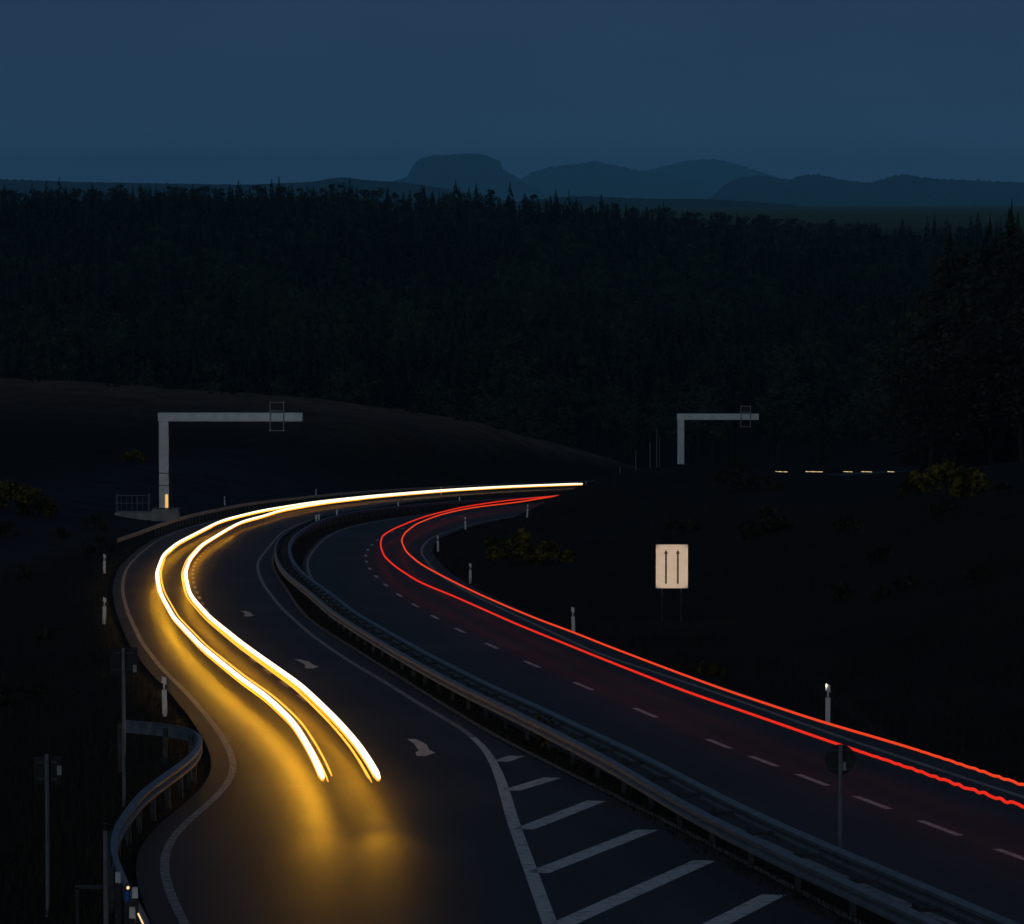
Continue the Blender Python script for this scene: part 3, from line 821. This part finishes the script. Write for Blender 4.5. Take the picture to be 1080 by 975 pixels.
# ---------------------------------------------------------------- two-arrow sign
sx, sy = hit(708.5, 656, 120, 300)
sz = tz(sx, sy)
sg = empty('lane_sign', (sx, sy, sz))
ztop, zbot = ROW_Z(574.5, sy) - sz, ROW_Z(620.5, sy) - sz
W = PXX(725.3, sy) - PXX(691.5, sy)
mb = MB(); mb.box((0, 0, (ztop + zbot) / 2), (W, 0.05, ztop - zbot)); mb.build('panel', M['sign_face'], sg)
mb = MB()
for zz in (0.25, 0.75): mb.box((0, 0.06, zbot + (ztop - zbot) * zz), (W * 0.94, 0.05, 0.06))
mb.build('back_bracket', M['galv_post'], sg)
for s in (-1, 1):
    mb = MB(); mb.tube([(s * W * 0.30, 0.09, -0.4), (s * W * 0.30, 0.09, ztop - 0.05)], 0.038, 8); mb.build('post', M['galv_post'], sg)
hh = ztop - zbot
for k in (-0.185, 0.185):
    x0 = k * W; zb, zt_ = zbot + hh * 0.10, zbot + hh * 0.88
    y0 = -0.0285
    v = [(x0 - .037, y0, zb), (x0 + .037, y0, zb), (x0 + .037, y0, zt_ - .16), (x0 + .085, y0, zt_ - .16), (x0, y0, zt_), (x0 - .085, y0, zt_ - .16), (x0 - .037, y0, zt_ - .16)]
    mesh_obj('arrow', v, [(0, 1, 2, 6), (3, 4, 5, 6, 2)], M['sign_ink'], sg)
tag(sg, 'lit cream sign panel with two black upward arrows on two thin posts', 'road sign')

# a passing car's main beam on the right carriageway throws its light on the retroreflective panel
ld = bpy.data.lights.new('car_headlamp', 'SPOT')
ld.energy = 150000; ld.color = (1.0, 0.70, 0.47); ld.spot_size = R(1.6); ld.spot_blend = 0.35; ld.shadow_soft_size = 0.08
lo = bpy.data.objects.new('car_headlamp', ld); COL.objects.link(lo)
cy_ = 92.0
lo.location = (float(c_dash(cy_)) + 1.8, cy_, plane(cy_) + 0.7)
lo.rotation_euler = (Vector((sx, sy, sz + (ztop + zbot) / 2)) - lo.location).to_track_quat('-Z', 'Y').to_euler()

# ---------------------------------------------------------------- sign poles seen from behind
def sign_pole(px, y, row_top, rad, label, disc=None, disc_r=0.0, box_at=None, square=False):
    x = PXX(px, y); zb = tz(x, y) - 0.3; H = ROW_Z(row_top, y) - zb
    root = empty('sign_pole', (x, y, zb))
    mb = MB(); mb.tube([(0, 0, 0), (0, 0, H)], rad, 8); mb.build('pole', M['galv'], root)
    if disc:
        zc = ROW_Z(disc, y) - zb
        mb = MB()
        if square: mb.box((0, 0.08, zc), (disc_r * 2, 0.02, disc_r * 2))
        else:
            n = 28
            ring = [(disc_r * math.cos(i * 2 * math.pi / n), disc_r * math.sin(i * 2 * math.pi / n)) for i in range(n)]
            mb.add([(a, 0.07, zc + b) for a, b in ring] + [(a, 0.09, zc + b) for a, b in ring], [tuple(range(n)), tuple(range(2 * n - 1, n - 1, -1))] + [(i, (i + 1) % n, n + (i + 1) % n, n + i) for i in range(n)])
        mb.build('sign_plate', M['sign_back'], root)
        for s in (-1, 1):
            mb = MB(); mb.box((0, 0.045, zc + s * disc_r * 0.62), (disc_r * 1.5, 0.03, 0.04)); mb.build('clamp_bar', M['galv_post'], root)
    if box_at:
        bx, bz = PXX(box_at[0], y) - x, ROW_Z(box_at[1], y) - zb
        mb = MB(); mb.box((bx, 0.04, bz), (0.07, 0.05, 0.15)); mb.build('sticker', M['grey_tag'], root)
    tag(root, label, 'sign pole', 'sign poles on the verges')
    return root
sign_pole(129, 90, 684, 0.038, 'thin pole with dark square sign back and white tag, left of the near delineator post', 698, 0.29, (140.8, 705.5), True)
sign_pole(47.5, 69, 796, 0.036, 'thin pole with two crossbars and white tag, closest to the left frame edge', 813.5, 0.22, (60.3, 813), True)
sign_pole(888, 74.5, 786.5, 0.040, 'pole with a round dark sign back standing in the median guardrail', 802, 0.27, (891.8, 808.5))
x_ = PXX(109, 60); zb_ = tz(x_, 60) - .3
pp = empty('steel_post', (x_, 60, zb_))
mb = MB(); mb.tube([(0, 0, 0), (0, 0, ROW_Z(876, 60) - zb_)], 0.036, 8); mb.build('shaft', M['galv'], pp)
mb = MB(); mb.tube([(0, 0, ROW_Z(876, 60) - zb_), (0, 0, ROW_Z(868.5, 60) - zb_)], 0.042, 8); mb.build('cap', M['black_plastic'], pp)
tag(pp, 'thick bare steel post with black cap in the lower left corner', 'post')
# low crossbar fence rail at the lower left
mb = MB(); zr_ = ROW_Z(937, 62)
fr = empty('verge_railing', (PXX(98, 62), 62, tz(PXX(98, 62), 62)))
fo = Vector(fr.location)
mb.box(Vector(((PXX(76, 62) + PXX(112, 62)) / 2, 62.1, zr_)) - fo, (PXX(112, 62) - PXX(76, 62), 0.05, 0.05)); mb.build('rail', M['galv_post'], fr)
for p in (78, 110):
    mb = MB(); xx = PXX(p, 62); mb.box(Vector((xx, 62.1, (zr_ + tz(xx, 62) - .3) / 2)) - fo, (0.05, 0.05, zr_ - tz(xx, 62) + .3)); mb.build('post', M['dark_steel'], fr)
tag(fr, 'low dark railing crossing behind the steel post in the lower left corner', 'railing')

# marker posts with pale caps and a small lit lamp, lower left corner
for (pxm, rowm, yy, lab) in ((122.2, 920, 60.5, 'dark marker post with square pale cap, left of the small lamp'), (140.2, 936, 59.5, 'dark marker post with pale cap, right of the small lamp'), (137, 957, 58.6, 'dark marker post with pale cap, below the small lamp')):
    xx = PXX(pxm, yy); zb = tz(xx, yy) - .2; zt_ = ROW_Z(rowm, yy)
    r_ = empty('marker_post', (xx, yy, zb))
    mb = MB(); mb.box((0, 0, (zt_ - zb - .15) / 2), (0.09, 0.07, zt_ - zb - .15)); mb.build('shaft', M['dark_steel'], r_)
    mb = MB(); mb.box((0, 0, zt_ - zb - .075), (0.08, 0.08, 0.15), taper=0.9); mb.build('cap', M['white_plastic'], r_)
    tag(r_, lab, 'marker post', 'marker posts by the near guardrail')
yy = 60.0; xx = PXX(132.6, yy); zb = tz(xx, yy) - .2
lp = empty('warning_lamp', (xx, yy, zb))
zc = ROW_Z(936.5, yy) - zb
mb = MB(); mb.tube([(0, 0.03, 0), (0, 0.03, zc - .06)], 0.025, 6); mb.build('stem', M['dark_steel'], lp)
mb = MB(); mb.tube([(0, -0.03, zc), (0, 0.03, zc)], 0.021, 10); mb.build('lens', M['lamp_and_glint'], lp)
mb = MB(); mb.box((0, 0.04, zc), (0.08, 0.05, 0.10)); mb.build('housing', M['black_plastic'], lp)
mb = MB(); mb.box((-0.012, 0.0, zc - 0.125), (0.045, 0.02, 0.14)); mb.build('blue_panel', M['blue_panel'], lp)
tag(lp, 'small lit lamp over a blue panel in the lower left corner', 'lamp')

pa, pb = G(141.5, 955, .80), G(152.5, 978, .80)  # glowing tube in place of the headlight reflection on the rail edge
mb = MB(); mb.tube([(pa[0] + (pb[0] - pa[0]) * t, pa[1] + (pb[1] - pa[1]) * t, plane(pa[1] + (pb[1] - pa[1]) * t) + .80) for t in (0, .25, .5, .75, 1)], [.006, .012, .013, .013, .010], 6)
tag(mb.build('glowing_rail_glint', M['lamp_and_glint']), 'thin short golden headlight reflection drawn as a glowing tube along the guardrail edge, bottom left corner', 'light trail')

# pale poles up the right bank
for (px, r0, r1, lab) in ((654, 493, 519, 'thin pale pole on the right bank, lowest of the row'), (670.5, 476, 502, 'thin pale pole on the right bank, second and tallest of the row'),
                          (685.7, 467, 489, 'thin pale pole on the right bank, third of the row going up'), (692.7, 453, 479, 'thin pale pole on the right bank, topmost of the row near the distant gantry'),
                          (695.6, 459, 478, 'faint thin pole on the right bank, close beside the topmost pole')):
    y = 425.0 + (px - 654) * 1.2
    x = PXX(px, y); zb = tz(x, y); zt_ = ROW_Z(r0, y)
    o_ = empty('fence_pole', (x, y, zb))
    mb = MB(); mb.tube([(0, 0, -.3), (0, 0, zt_ - zb)], 0.05 if px < 695 else 0.03, 6); mb.build('shaft', M['galv'], o_)
    mb = MB(); mb.tube([(0, 0, zt_ - zb), (0, 0, zt_ - zb + .12)], [0.065, 0.03], 6); mb.build('cap', M['galv_post'], o_)
    tag(o_, lab, 'pole', 'pale poles up the right bank')

# ---------------------------------------------------------------- plants
def leaf_cloud(centers, radii, per, size, seed, squash=1.0):
    r = np.random.default_rng(seed)
    V, Q = [], []
    n0 = 0
    for c, rad, k in zip(centers, radii, per):
        d = r.normal(size=(k, 3)); d /= np.linalg.norm(d, axis=1)[:, None]
        rr = rad * r.uniform(0.35, 1.05, size=(k, 1)) ** 0.7
        p = np.array(c) + d * rr * np.array([1, 1, squash])
        u = r.normal(size=(k, 3)); u /= np.linalg.norm(u, axis=1)[:, None]
        w = np.cross(u, r.normal(size=(k, 3))); w /= np.linalg.norm(w, axis=1)[:, None] + 1e-9
        s = size * r.uniform(0.6, 1.4, size=(k, 1))
        q = np.stack([p - u * s, p - w * s * 0.6, p + u * s, p + w * s * 0.6], 1).reshape(-1, 3)
        V.append(q)
        Q.append((np.arange(k * 4).reshape(k, 4)) + n0); n0 += k * 4
    return np.concatenate(V), np.concatenate(Q)

def conifer_crown(h, seed, dens=1.0):
    r = np.random.default_rng(seed)
    V, n0 = [], 0
    z = h * r.uniform(0.14, 0.24)
    while z < h * 0.985:
        t = (z - h * 0.15) / (h * 0.85)
        rad = h * 0.17 * (1 - t) ** 0.85 * r.uniform(0.65, 1.25) + 0.15
        nb = max(3, int((5 + 6 * (1 - t)) * dens))
        for a in r.uniform(0, 2 * math.pi, nb):
            L = rad * r.uniform(0.6, 1.15)
            d = np.array([math.cos(a), math.sin(a), 0]); s = np.array([-math.sin(a), math.cos(a), 0])
            droop = -0.35 * L
            b = np.array([0, 0, z + r.uniform(-.3, .3)])
            wd = 0.22 * L + 0.22
            V.append(np.stack([b, b + d * L * .6 + s * wd + [0, 0, droop * .4], b + d * L + [0, 0, droop], b + d * L * .6 - s * wd + [0, 0, droop * .4 - .15]]))
            V.append(np.stack([b + d * L * .3 + [0, 0, .35], b + d * L * .75 + [0, 0, droop * .6 + .12], b + d * L * .9 + [0, 0, droop - .45], b + d * L * .35 + [0, 0, -.5]]))
        z += h * 0.032 * r.uniform(0.7, 1.35) / max(dens, .6)
    V.append(np.array([[0, -.12, h * .95], [.16, 0, h * .96], [0, 0, h * 1.04], [-.16, 0, h * .96]]))
    V = np.concatenate(V)
    return V, np.arange(len(V)).reshape(-1, 4)

def broad_crown(h, seed, n=11, per=80, size=0.36):
    r = np.random.default_rng(seed)
    cs, rs, ps = [], [], []
    for i in range(n):
        a = r.uniform(0, 2 * math.pi); q = r.uniform(0, 1) ** .6 * h * .20
        zz = h * r.uniform(.42, .88)
        k = 1 - abs(zz / h - .62) * 1.2
        cs.append((math.cos(a) * q * k, math.sin(a) * q * k, zz)); rs.append(h * r.uniform(.08, .15)); ps.append(int(per * r.uniform(.7, 1.3)))
    cs.append((r.uniform(-.5, .5), r.uniform(-.5, .5), h * .92)); rs.append(h * .07); ps.append(int(per * .6))
    return leaf_cloud(cs, rs, ps, size, seed + 100, 0.85)

def trunk_mesh(name, h, seed, top=0.9, r0=0.22):
    r = random.Random(seed); mb = MB()
    pts = [(r.uniform(-.08, .08) * i, r.uniform(-.08, .08) * i, -0.5 + (h * top + .5) * i / 6) for i in range(7)]
    mb.tube(pts, [r0 * (1 - 0.8 * i / 6) for i in range(7)], 7)
    for k in range(5):
        z = h * r.uniform(.35, .75); a = r.uniform(0, 6.28); L = h * r.uniform(.08, .16)
        mb.tube([(0, 0, z), (math.cos(a) * L, math.sin(a) * L, z + L * .7)], [r0 * .35, r0 * .1], 5)
    me = bpy.data.meshes.new(name); me.from_pydata(mb.v, [], mb.f); me.materials.append(M['bark']); return me

KINDS = []      # (name, crown mesh data arrays, crown material, trunk mesh)
for i in range(4): KINDS.append(('conifer_tree', conifer_crown(18 + i, 30 + i), 'conifer', trunk_mesh('trunk', 18 + i, i)))
for i in range(3): KINDS.append(('leafy_tree', broad_crown(16 + i, 50 + i), ('leafy', 'dry_leaf', 'leafy')[i], trunk_mesh('trunk', 16 + i, 20 + i, .7, .26)))
PINE = len(KINDS)
for i in range(2):      # tall pines: bare trunk, ragged top
    r = np.random.default_rng(80 + i); h = 19
    cs = [(r.uniform(-1.6, 1.6), r.uniform(-1.6, 1.6), h * r.uniform(.62, .95)) for _ in range(9)]
    KINDS.append(('pine_tree', leaf_cloud(cs, r.uniform(.9, 1.9, 9), [34] * 9, .42, 90 + i, .6), 'conifer', trunk_mesh('trunk', h, 40 + i, .9, .2)))
FINE = len(KINDS)   # nearer, finer-leaved crowns for the wood on the right
for i in range(2): KINDS.append(('leafy_tree', broad_crown(17, 60 + i, 17, 170, 0.19), 'dry_leaf', trunk_mesh('trunk', 17, 60 + i, .7, .26)))
crown_me = []
for nm, (v, q), mt, tr in KINDS:
    o = np_obj('crown', v, q, M[mt]); me = o.data; bpy.data.objects.remove(o); crown_me.append(me)

def plant_tree(k, x, y, s, label, group, sink=0.2):
    nm = KINDS[k][0]
    root = empty(nm, (x, y, tz(x, y) - sink), random.uniform(0, 6.28))
    root.scale = (s * random.uniform(.95, 1.4), s * random.uniform(.95, 1.4), s)
    for n_, me in (('trunk', KINDS[k][3]), ('crown', crown_me[k])):
        c = bpy.data.objects.new(n_, me); COL.objects.link(c); c.parent = root
    tag(root, label, 'tree', group)

LAB = {'conifer_tree': 'dark pointed conifer', 'leafy_tree': 'dark round-headed leafy tree', 'pine_tree': 'dark ragged-topped pine'}
def kind_pick(rnd, pc=0.35, pp=0.2):
    pc *= 0.7
    return rnd.randrange(0, 4) if rnd.random() < pc else (PINE + rnd.randrange(2) if rnd.random() < pp / (1 - pc) else 4 + rnd.randrange(3))

rnd = random.Random(5)
# 1. tall wood on the right hill
spots = []
for k in range(260):
    y = rnd.uniform(470, 690)
    x = PXX(rnd.uniform(974, 1125), y)
    if x < float(e_rr(y)) + 24: continue
    if any((x - a) ** 2 + (y - b) ** 2 < 7 for a, b in spots): continue
    spots.append((x, y))
spots = spots[:72]
for i, (x, y) in enumerate(spots):
    fac = max(0.0, min(1.0, (x / y * 4500 + 540 - 940) / 140))
    low = i % 3 == 2 or y < 520
    k = FINE + i % 2 if low else rnd.choice((0, 2, FINE, FINE + 1, FINE, FINE + 1))
    row = float(np.interp(940 + 140 * fac, [940, 980, 1040, 1080], [276, 252, 232, 214])) + rnd.uniform(-3, 16) + (80 + 80 * rnd.random() if low else 0)
    h = ROW_Z(row, y) - tz(x, y)
    sk = 0.2 if k < 4 else 0.22 * h
    s = max(5.0, min(h + sk, 40)) / (18 + k if k < 4 else 17.6)
    plant_tree(k, x, y, s, LAB[KINDS[k][0]] + (' of the low edge' if low else ' standing tall') + ' in the black wood on the right hill', 'trees of the right hill wood', sink=sk)

# 2. skyline trees of the wooded ridge
NSKY = 125
for i in range(NSKY):
    px = -15 + (i + rnd.uniform(-.4, .4)) * 945 / NSKY
    y = rnd.uniform(1905, 1975)
    x = PXX(px, y); k = rnd.choice((0, 1, 2, 3, 4, 4, 5, 5, 6, 6)) if px < 760 else rnd.choice((4, 5, 6))
    row = float(np.interp(px, [0, 40, 100, 190, 280, 350, 420, 480, 540, 600, 690, 800, 880, 950, 1000], [199, 201, 199, 196, 194, 196, 200, 203, 209, 212, 219, 228, 234, 238, 242])) + rnd.gauss(0, 2.2)
    h = max(9.0, ROW_Z(row, y) - tz(x, y))
    s = h / ((18 + k) if k < 4 else (12 + k) if k < PINE else 19)
    side = 'left part of the ridge' if px < 360 else ('middle of the ridge below the table mountain' if px < 660 else 'right part of the ridge')
    plant_tree(k, x, y, s, LAB[KINDS[k][0]] + ' on the forest skyline, ' + side, 'skyline trees of the forest ridge')
# 3. front edge of the wood
for i in range(110):
    px = rnd.uniform(-10, 960)
    y = rnd.uniform(960, 1060)
    x = PXX(px, y)
    if -14 < x - float((e_ll(min(y, 1059)) + e_rr(min(y, 1059))) / 2) < 14: y = 1085 + rnd.uniform(0, 30); x = PXX(px, y)
    k = kind_pick(rnd, .35, .15)
    side = 'behind the bare field' if px < 430 else 'behind the right bank'
    plant_tree(k, x, y, rnd.uniform(.65, 1.15), LAB[KINDS[k][0]] + ' in the front row of the valley forest ' + side, 'front trees of the valley forest')

# the rest of the wood reads as one mass
def forest():
    V, Q, n0 = [], [], 0
    mats = ['conifer', 'leafy', 'dry_leaf']
    MI = []
    y = 1050.0
    r = np.random.default_rng(11)
    while y < 1955:
        half = 0.125 * y + 25
        x = -half
        while x < half:
            xx, yy = x + r.uniform(-3.5, 3.5), y + r.uniform(-5, 5)
            patch = noise.noise((xx * .012, yy * .006, 2.0))
            if r.random() > 0.06:
                k = int(r.integers(0, 4)) if patch + r.normal() * .25 > 0 else (4 + int(r.integers(0, 3)) if r.random() > .2 else PINE + int(r.integers(0, 2)))
                v, q = KINDS[k][1]
                s = r.uniform(.65, 1.2) * (1 + .25 * patch)
                a = r.uniform(0, 6.28); ca, sa = math.cos(a), math.sin(a)
                w = v * [s * r.uniform(.85, 1.25), s * r.uniform(.85, 1.25), s]
                w = np.stack([w[:, 0] * ca - w[:, 1] * sa + xx, w[:, 0] * sa + w[:, 1] * ca + yy, w[:, 2] + tz(xx, yy) - .3], 1)
                V.append(w); Q.append(q + n0); n0 += len(v)
                MI.append(np.full(len(q), mats.index(KINDS[k][2]), np.int32))
            x += r.uniform(6.5, 9.5)
        y += 11.5
    o = np_obj('forest', np.concatenate(V), np.concatenate(Q), M['conifer'])
    for m_ in mats[1:]: o.data.materials.append(M[m_])
    o.data.polygons.foreach_set('material_index', np.concatenate(MI))
    tag(o, 'black mixed forest covering the whole ridge behind the motorway', 'forest', kind='stuff')
forest()

# bushes
def bush(name, x, y, w, h, mat, label, group, seed, leaf=0.10, n=14, per=110, cat='bush'):
    r = np.random.default_rng(seed)
    root = empty(name, (x, y, tz(x, y)))
    cs, rs, ps = [], [], []
    for i in range(n):
        a = r.uniform(-.5, .5)
        cs.append((a * w, r.uniform(-.35, .35) * w, h * r.uniform(.25, .8) * (1 - abs(a) * .9))); rs.append(h * r.uniform(.16, .32)); ps.append(int(per * r.uniform(.6, 1.3)))
    v, q = leaf_cloud(cs, rs, ps, leaf, seed, .9)
    np_obj('foliage', v, q, M[mat], root)
    mb = MB()
    for i in range(min(7, n)):
        c = cs[i]; mb.tube([(c[0] * .15, c[1] * .15, -.2), (c[0] * .6, c[1] * .6, c[2] * .6), c], [.035, .025, .01], 5)
    mb.build('stems', M['bark'], root)
    tag(root, label, cat, group)
for (px, py, wpx, hpx, lab, sd) in ((548, 594, 58, 40, 'yellow flowering broom bush on the inner bend, left and larger of the pair', 1),
                                    (582, 596, 40, 30, 'yellow flowering broom bush on the inner bend, right and lower of the pair', 2),
                                    (1000, 530, 66, 52, 'large yellow flowering broom bush on the crest at the right frame edge', 3),
                                    (8, 540, 64, 40, 'yellow flowering broom bush at the left frame edge', 4),
                                    (38, 543, 32, 26, 'small yellow broom bush just right of the one at the left frame edge', 5),
                                    (141, 486, 20, 11, 'small distant broom bush on the hillside left of the big gantry column', 6),
                                    (747, 712, 30, 12, 'low yellow broom tuft on the verge behind the red streaks', 7),
                                    (808, 570, 40, 34, 'dim olive bush on the dark slope right of the two-arrow sign', 8),
                                    (523, 577, 24, 10, 'low dim broom tuft between two delineator posts on the inner bend', 9)):
    x, y = hit(px, py, 60, 700)
    s = y / 4500
    bush('broom_bush', x, y, wpx * s, hpx * s, 'dry_leaf' if sd == 8 else 'broom', lab, 'broom bushes', 200 + sd, leaf=0.09 + .0004 * y)
gx, gy = G(594, 778, .2); 
bush('weed', float(c_bf(gy)) + .5, gy, .35, .95, 'broom', 'tall yellowish weed growing inside the median guardrail', None, 300, .05, 8, 40, 'weed')
# dark scrub on both slopes
rb = random.Random(9)
n_ = 0
while n_ < 26:
    px, py = rb.choice([(rb.uniform(0, 105), rb.uniform(560, 760)), (rb.uniform(700, 1075), rb.uniform(515, 640)), (rb.uniform(760, 1075), rb.uniform(500, 520))])
    x, y = hit(px, py, 60, 600)
    if float(e_ll(y)) - 2.5 < x < float(e_rr(y)) + 4: continue
    s = y / 4500
    lab = 'dark leafy shrub on the slope left of the motorway' if px < 300 else 'dark leafy shrub on the grassy slope right of the motorway'
    bush('dark_shrub', x, y, rb.uniform(16, 34) * s, rb.uniform(12, 24) * s, 'dry_leaf', lab, 'dark shrubs left of the motorway' if px < 300 else 'dark shrubs right of the motorway', 400 + n_, .11, 8, 60)
    n_ += 1

# scattered scrub on the bare crest
for i_ in range(16):
    px = rb.uniform(5, 560)
    y = rb.uniform(700, 735); x = PXX(px, y); s = y / 4500
    if float(e_ll(y)) - x < 16: continue
    bush('crest_shrub', x, y, rb.uniform(7, 18) * s, rb.uniform(4, 9) * s, 'dry_leaf', 'small dark shrub on the crest of the bare field behind the big gantry', 'shrubs along the field crest', 500 + i_, .16, 6, 36)

# roadside grass
def grass():
    r = np.random.default_rng(21)
    P = []
    def strip(n, ya, yb, fa, fb, hmin, hmax):
        u = r.uniform(0, 1, n)
        y = 1 / (1 / ya + (1 / yb - 1 / ya) * u)
        a, b = fa(y), fb(y)
        x = a + (b - a) * r.uniform(0, 1, n)
        P.append(np.stack([x, y, r.uniform(hmin, hmax, n)], 1))
    strip(16000, 58, 320, lambda y: e_ll(y) - 8, lambda y: e_ll(y) - .15, .12, .5)
    strip(9000, 58, 320, lambda y: c_pe(y) + .25, lambda y: c_bf(y) - .1, .06, .22)
    strip(4000, 58, 260, lambda y: c_bf(y) + .1, lambda y: c_bf(y) + .8, .06, .25)
    strip(26000, 66, 420, lambda y: e_rr(y) + .1, lambda y: e_rr(y) + 22, .12, .5)
    P = np.concatenate(P)
    z = terrain(P[:, 0], P[:, 1])
    n = len(P)
    a = r.uniform(0, 6.28, n); w = r.uniform(.012, .03, n); ln = r.uniform(0, .5, n) * P[:, 2]; b = r.uniform(0, 6.28, n)
    base = np.stack([P[:, 0], P[:, 1], z - .03], 1)
    dx = np.stack([np.cos(a) * w, np.sin(a) * w, np.zeros(n)], 1)
    tip = base + np.stack([np.cos(b) * ln, np.sin(b) * ln, P[:, 2]], 1)
    V = np.stack([base - dx, base + dx, tip], 1).reshape(-1, 3)
    o = np_obj('grass', V, np.arange(n * 3).reshape(n, 3), M['grass'])
    tag(o, 'dry dark grass growing on the verges and the median', 'grass', kind='stuff')
grass()

# ---------------------------------------------------------------- far hills
def ridge(name, prof, D, depth, foot, mat, label, rough=3.0, seed=0, step=0.8, steep=1.0):
    a, b = prof[0][0], prof[-1][0]
    pxs = np.arange(a, b + .1, step)
    rows = np.interp(pxs, [p[0] for p in prof], [p[1] for p in prof])
    ts = [-1, -.75, -.5, -.3, -.16, -.06, 0, .06, .2, .5, 1]
    v, f = [], []
    for i, (p, rw) in enumerate(zip(pxs, rows)):
        for t in ts:
            y = D + t * depth
            zc = ROW_Z(rw, D)
            k = (1 - abs(t)) ** steep
            x = PXX(p, D) * (1 + 0.0 * t)
            nn = (noise.noise((p * .25, t * 2, seed)) * 1.1 + noise.noise((p * .9, t * 6, seed + 9)) * 0.5 + noise.noise((p * 2.7, t * 9, seed + 5)) * 0.6) * rough * 1.1 * D / 9000
            z = foot + max(0, zc - foot) * k + nn * (1 if abs(t) < .9 else 0) * min(1, max(0, zc - foot) / (.004 * D))
            v.append((x, y, z))
    m = len(ts)
    for i in range(len(pxs) - 1):
        for j in range(m - 1): f.append((i * m + j, (i + 1) * m + j, (i + 1) * m + j + 1, i * m + j + 1))
    o = mesh_obj(name, v, f, M[mat], None, False)
    tag(o, label, 'hill', kind='structure')
ridge('table_mountain', [(330, 212), (360, 204), (395, 196), (420, 190), (430, 186), (436, 174), (443, 167.5), (458, 164), (472, 163.5), (490, 162), (508, 162.5), (520, 167), (527, 170), (531, 179), (545, 187), (562, 196), (578, 205), (600, 211)], 36000, 1400, -24, 'rock', 'flat-topped table mountain on the horizon', 1.6, 1, 1.0, 1.0)
ridge('hills', [(520, 212), (545, 192), (560, 182), (580, 176), (600, 174), (615, 172), (628, 170), (640, 173), (655, 176), (668, 179), (684, 181), (715, 186), (745, 194), (790, 210)], 45000, 2600, -30, 'hill', 'pale hazy hills right of the table mountain', 3, 2)
ridge('hills', [(640, 212), (665, 186), (685, 179), (705, 174), (722, 170), (740, 168), (752, 168), (768, 171), (785, 176), (800, 181), (830, 190), (900, 196), (960, 212)], 54000, 3000, -34, 'hill', 'faintest far hill behind the other hazy hills', 3, 3)
ridge('hills', [(735, 226), (750, 208), (758, 200), (768, 192), (780, 187), (800, 185), (812, 187), (830, 190), (838, 187), (848, 184.5), (862, 184), (878, 188), (895, 191), (915, 193), (930, 189), (942, 185), (955, 184), (968, 187), (990, 189), (1020, 190), (1060, 192), (1090, 193), (1200, 196), (1300, 212)], 25000, 1600, -22, 'hill', 'dark blue wooded hills on the right horizon', 2.6, 4)
ridge('hills', [(520, 216), (560, 211), (590, 208), (620, 207), (660, 209), (700, 210), (740, 210), (780, 212), (815, 215), (832, 216), (840, 222), (846, 226)], 11000, 700, -12, 'hill', 'low dark tree belt in front of the hazy hills', 2.2, 5, 1.2)
ridge('hills', [(-140, 196), (-60, 190), (0, 189), (30, 190), (80, 192), (140, 193), (200, 194), (260, 195), (330, 192), (352, 188), (365, 187), (385, 190), (420, 192), (450, 196), (500, 204), (540, 214)], 15000, 1300, -14, 'hill', 'long low wooded ridge on the left horizon', 1.6, 6)

# ---------------------------------------------------------------- evening air
def haze():
    mb = MB()
    x0, x1, y0, y1, z0, z1 = -14000, 14000, -300, 64500, -75.0, 620.0
    mb.box(((x0 + x1) / 2, (y0 + y1) / 2, (z0 + z1) / 2), (x1 - x0, y1 - y0, z1 - z0))
    m = bpy.data.materials.new('evening_air'); m.use_nodes = True
    n, l = m.node_tree.nodes, m.node_tree.links
    n.clear()
    out = n.new('ShaderNodeOutputMaterial'); pv = n.new('ShaderNodeVolumePrincipled')
    pv.inputs['Color'].default_value = (0.20, 0.65, 1.0, 1)
    pv.inputs['Density'].default_value = 3.5e-5
    pv.inputs['Anisotropy'].default_value = -0.35
    l.new(pv.outputs[0], out.inputs['Volume'])
    o = mb.build('haze', m)
    tag(o, 'thin blue evening haze between the camera and the far hills', 'haze', kind='stuff')
haze()
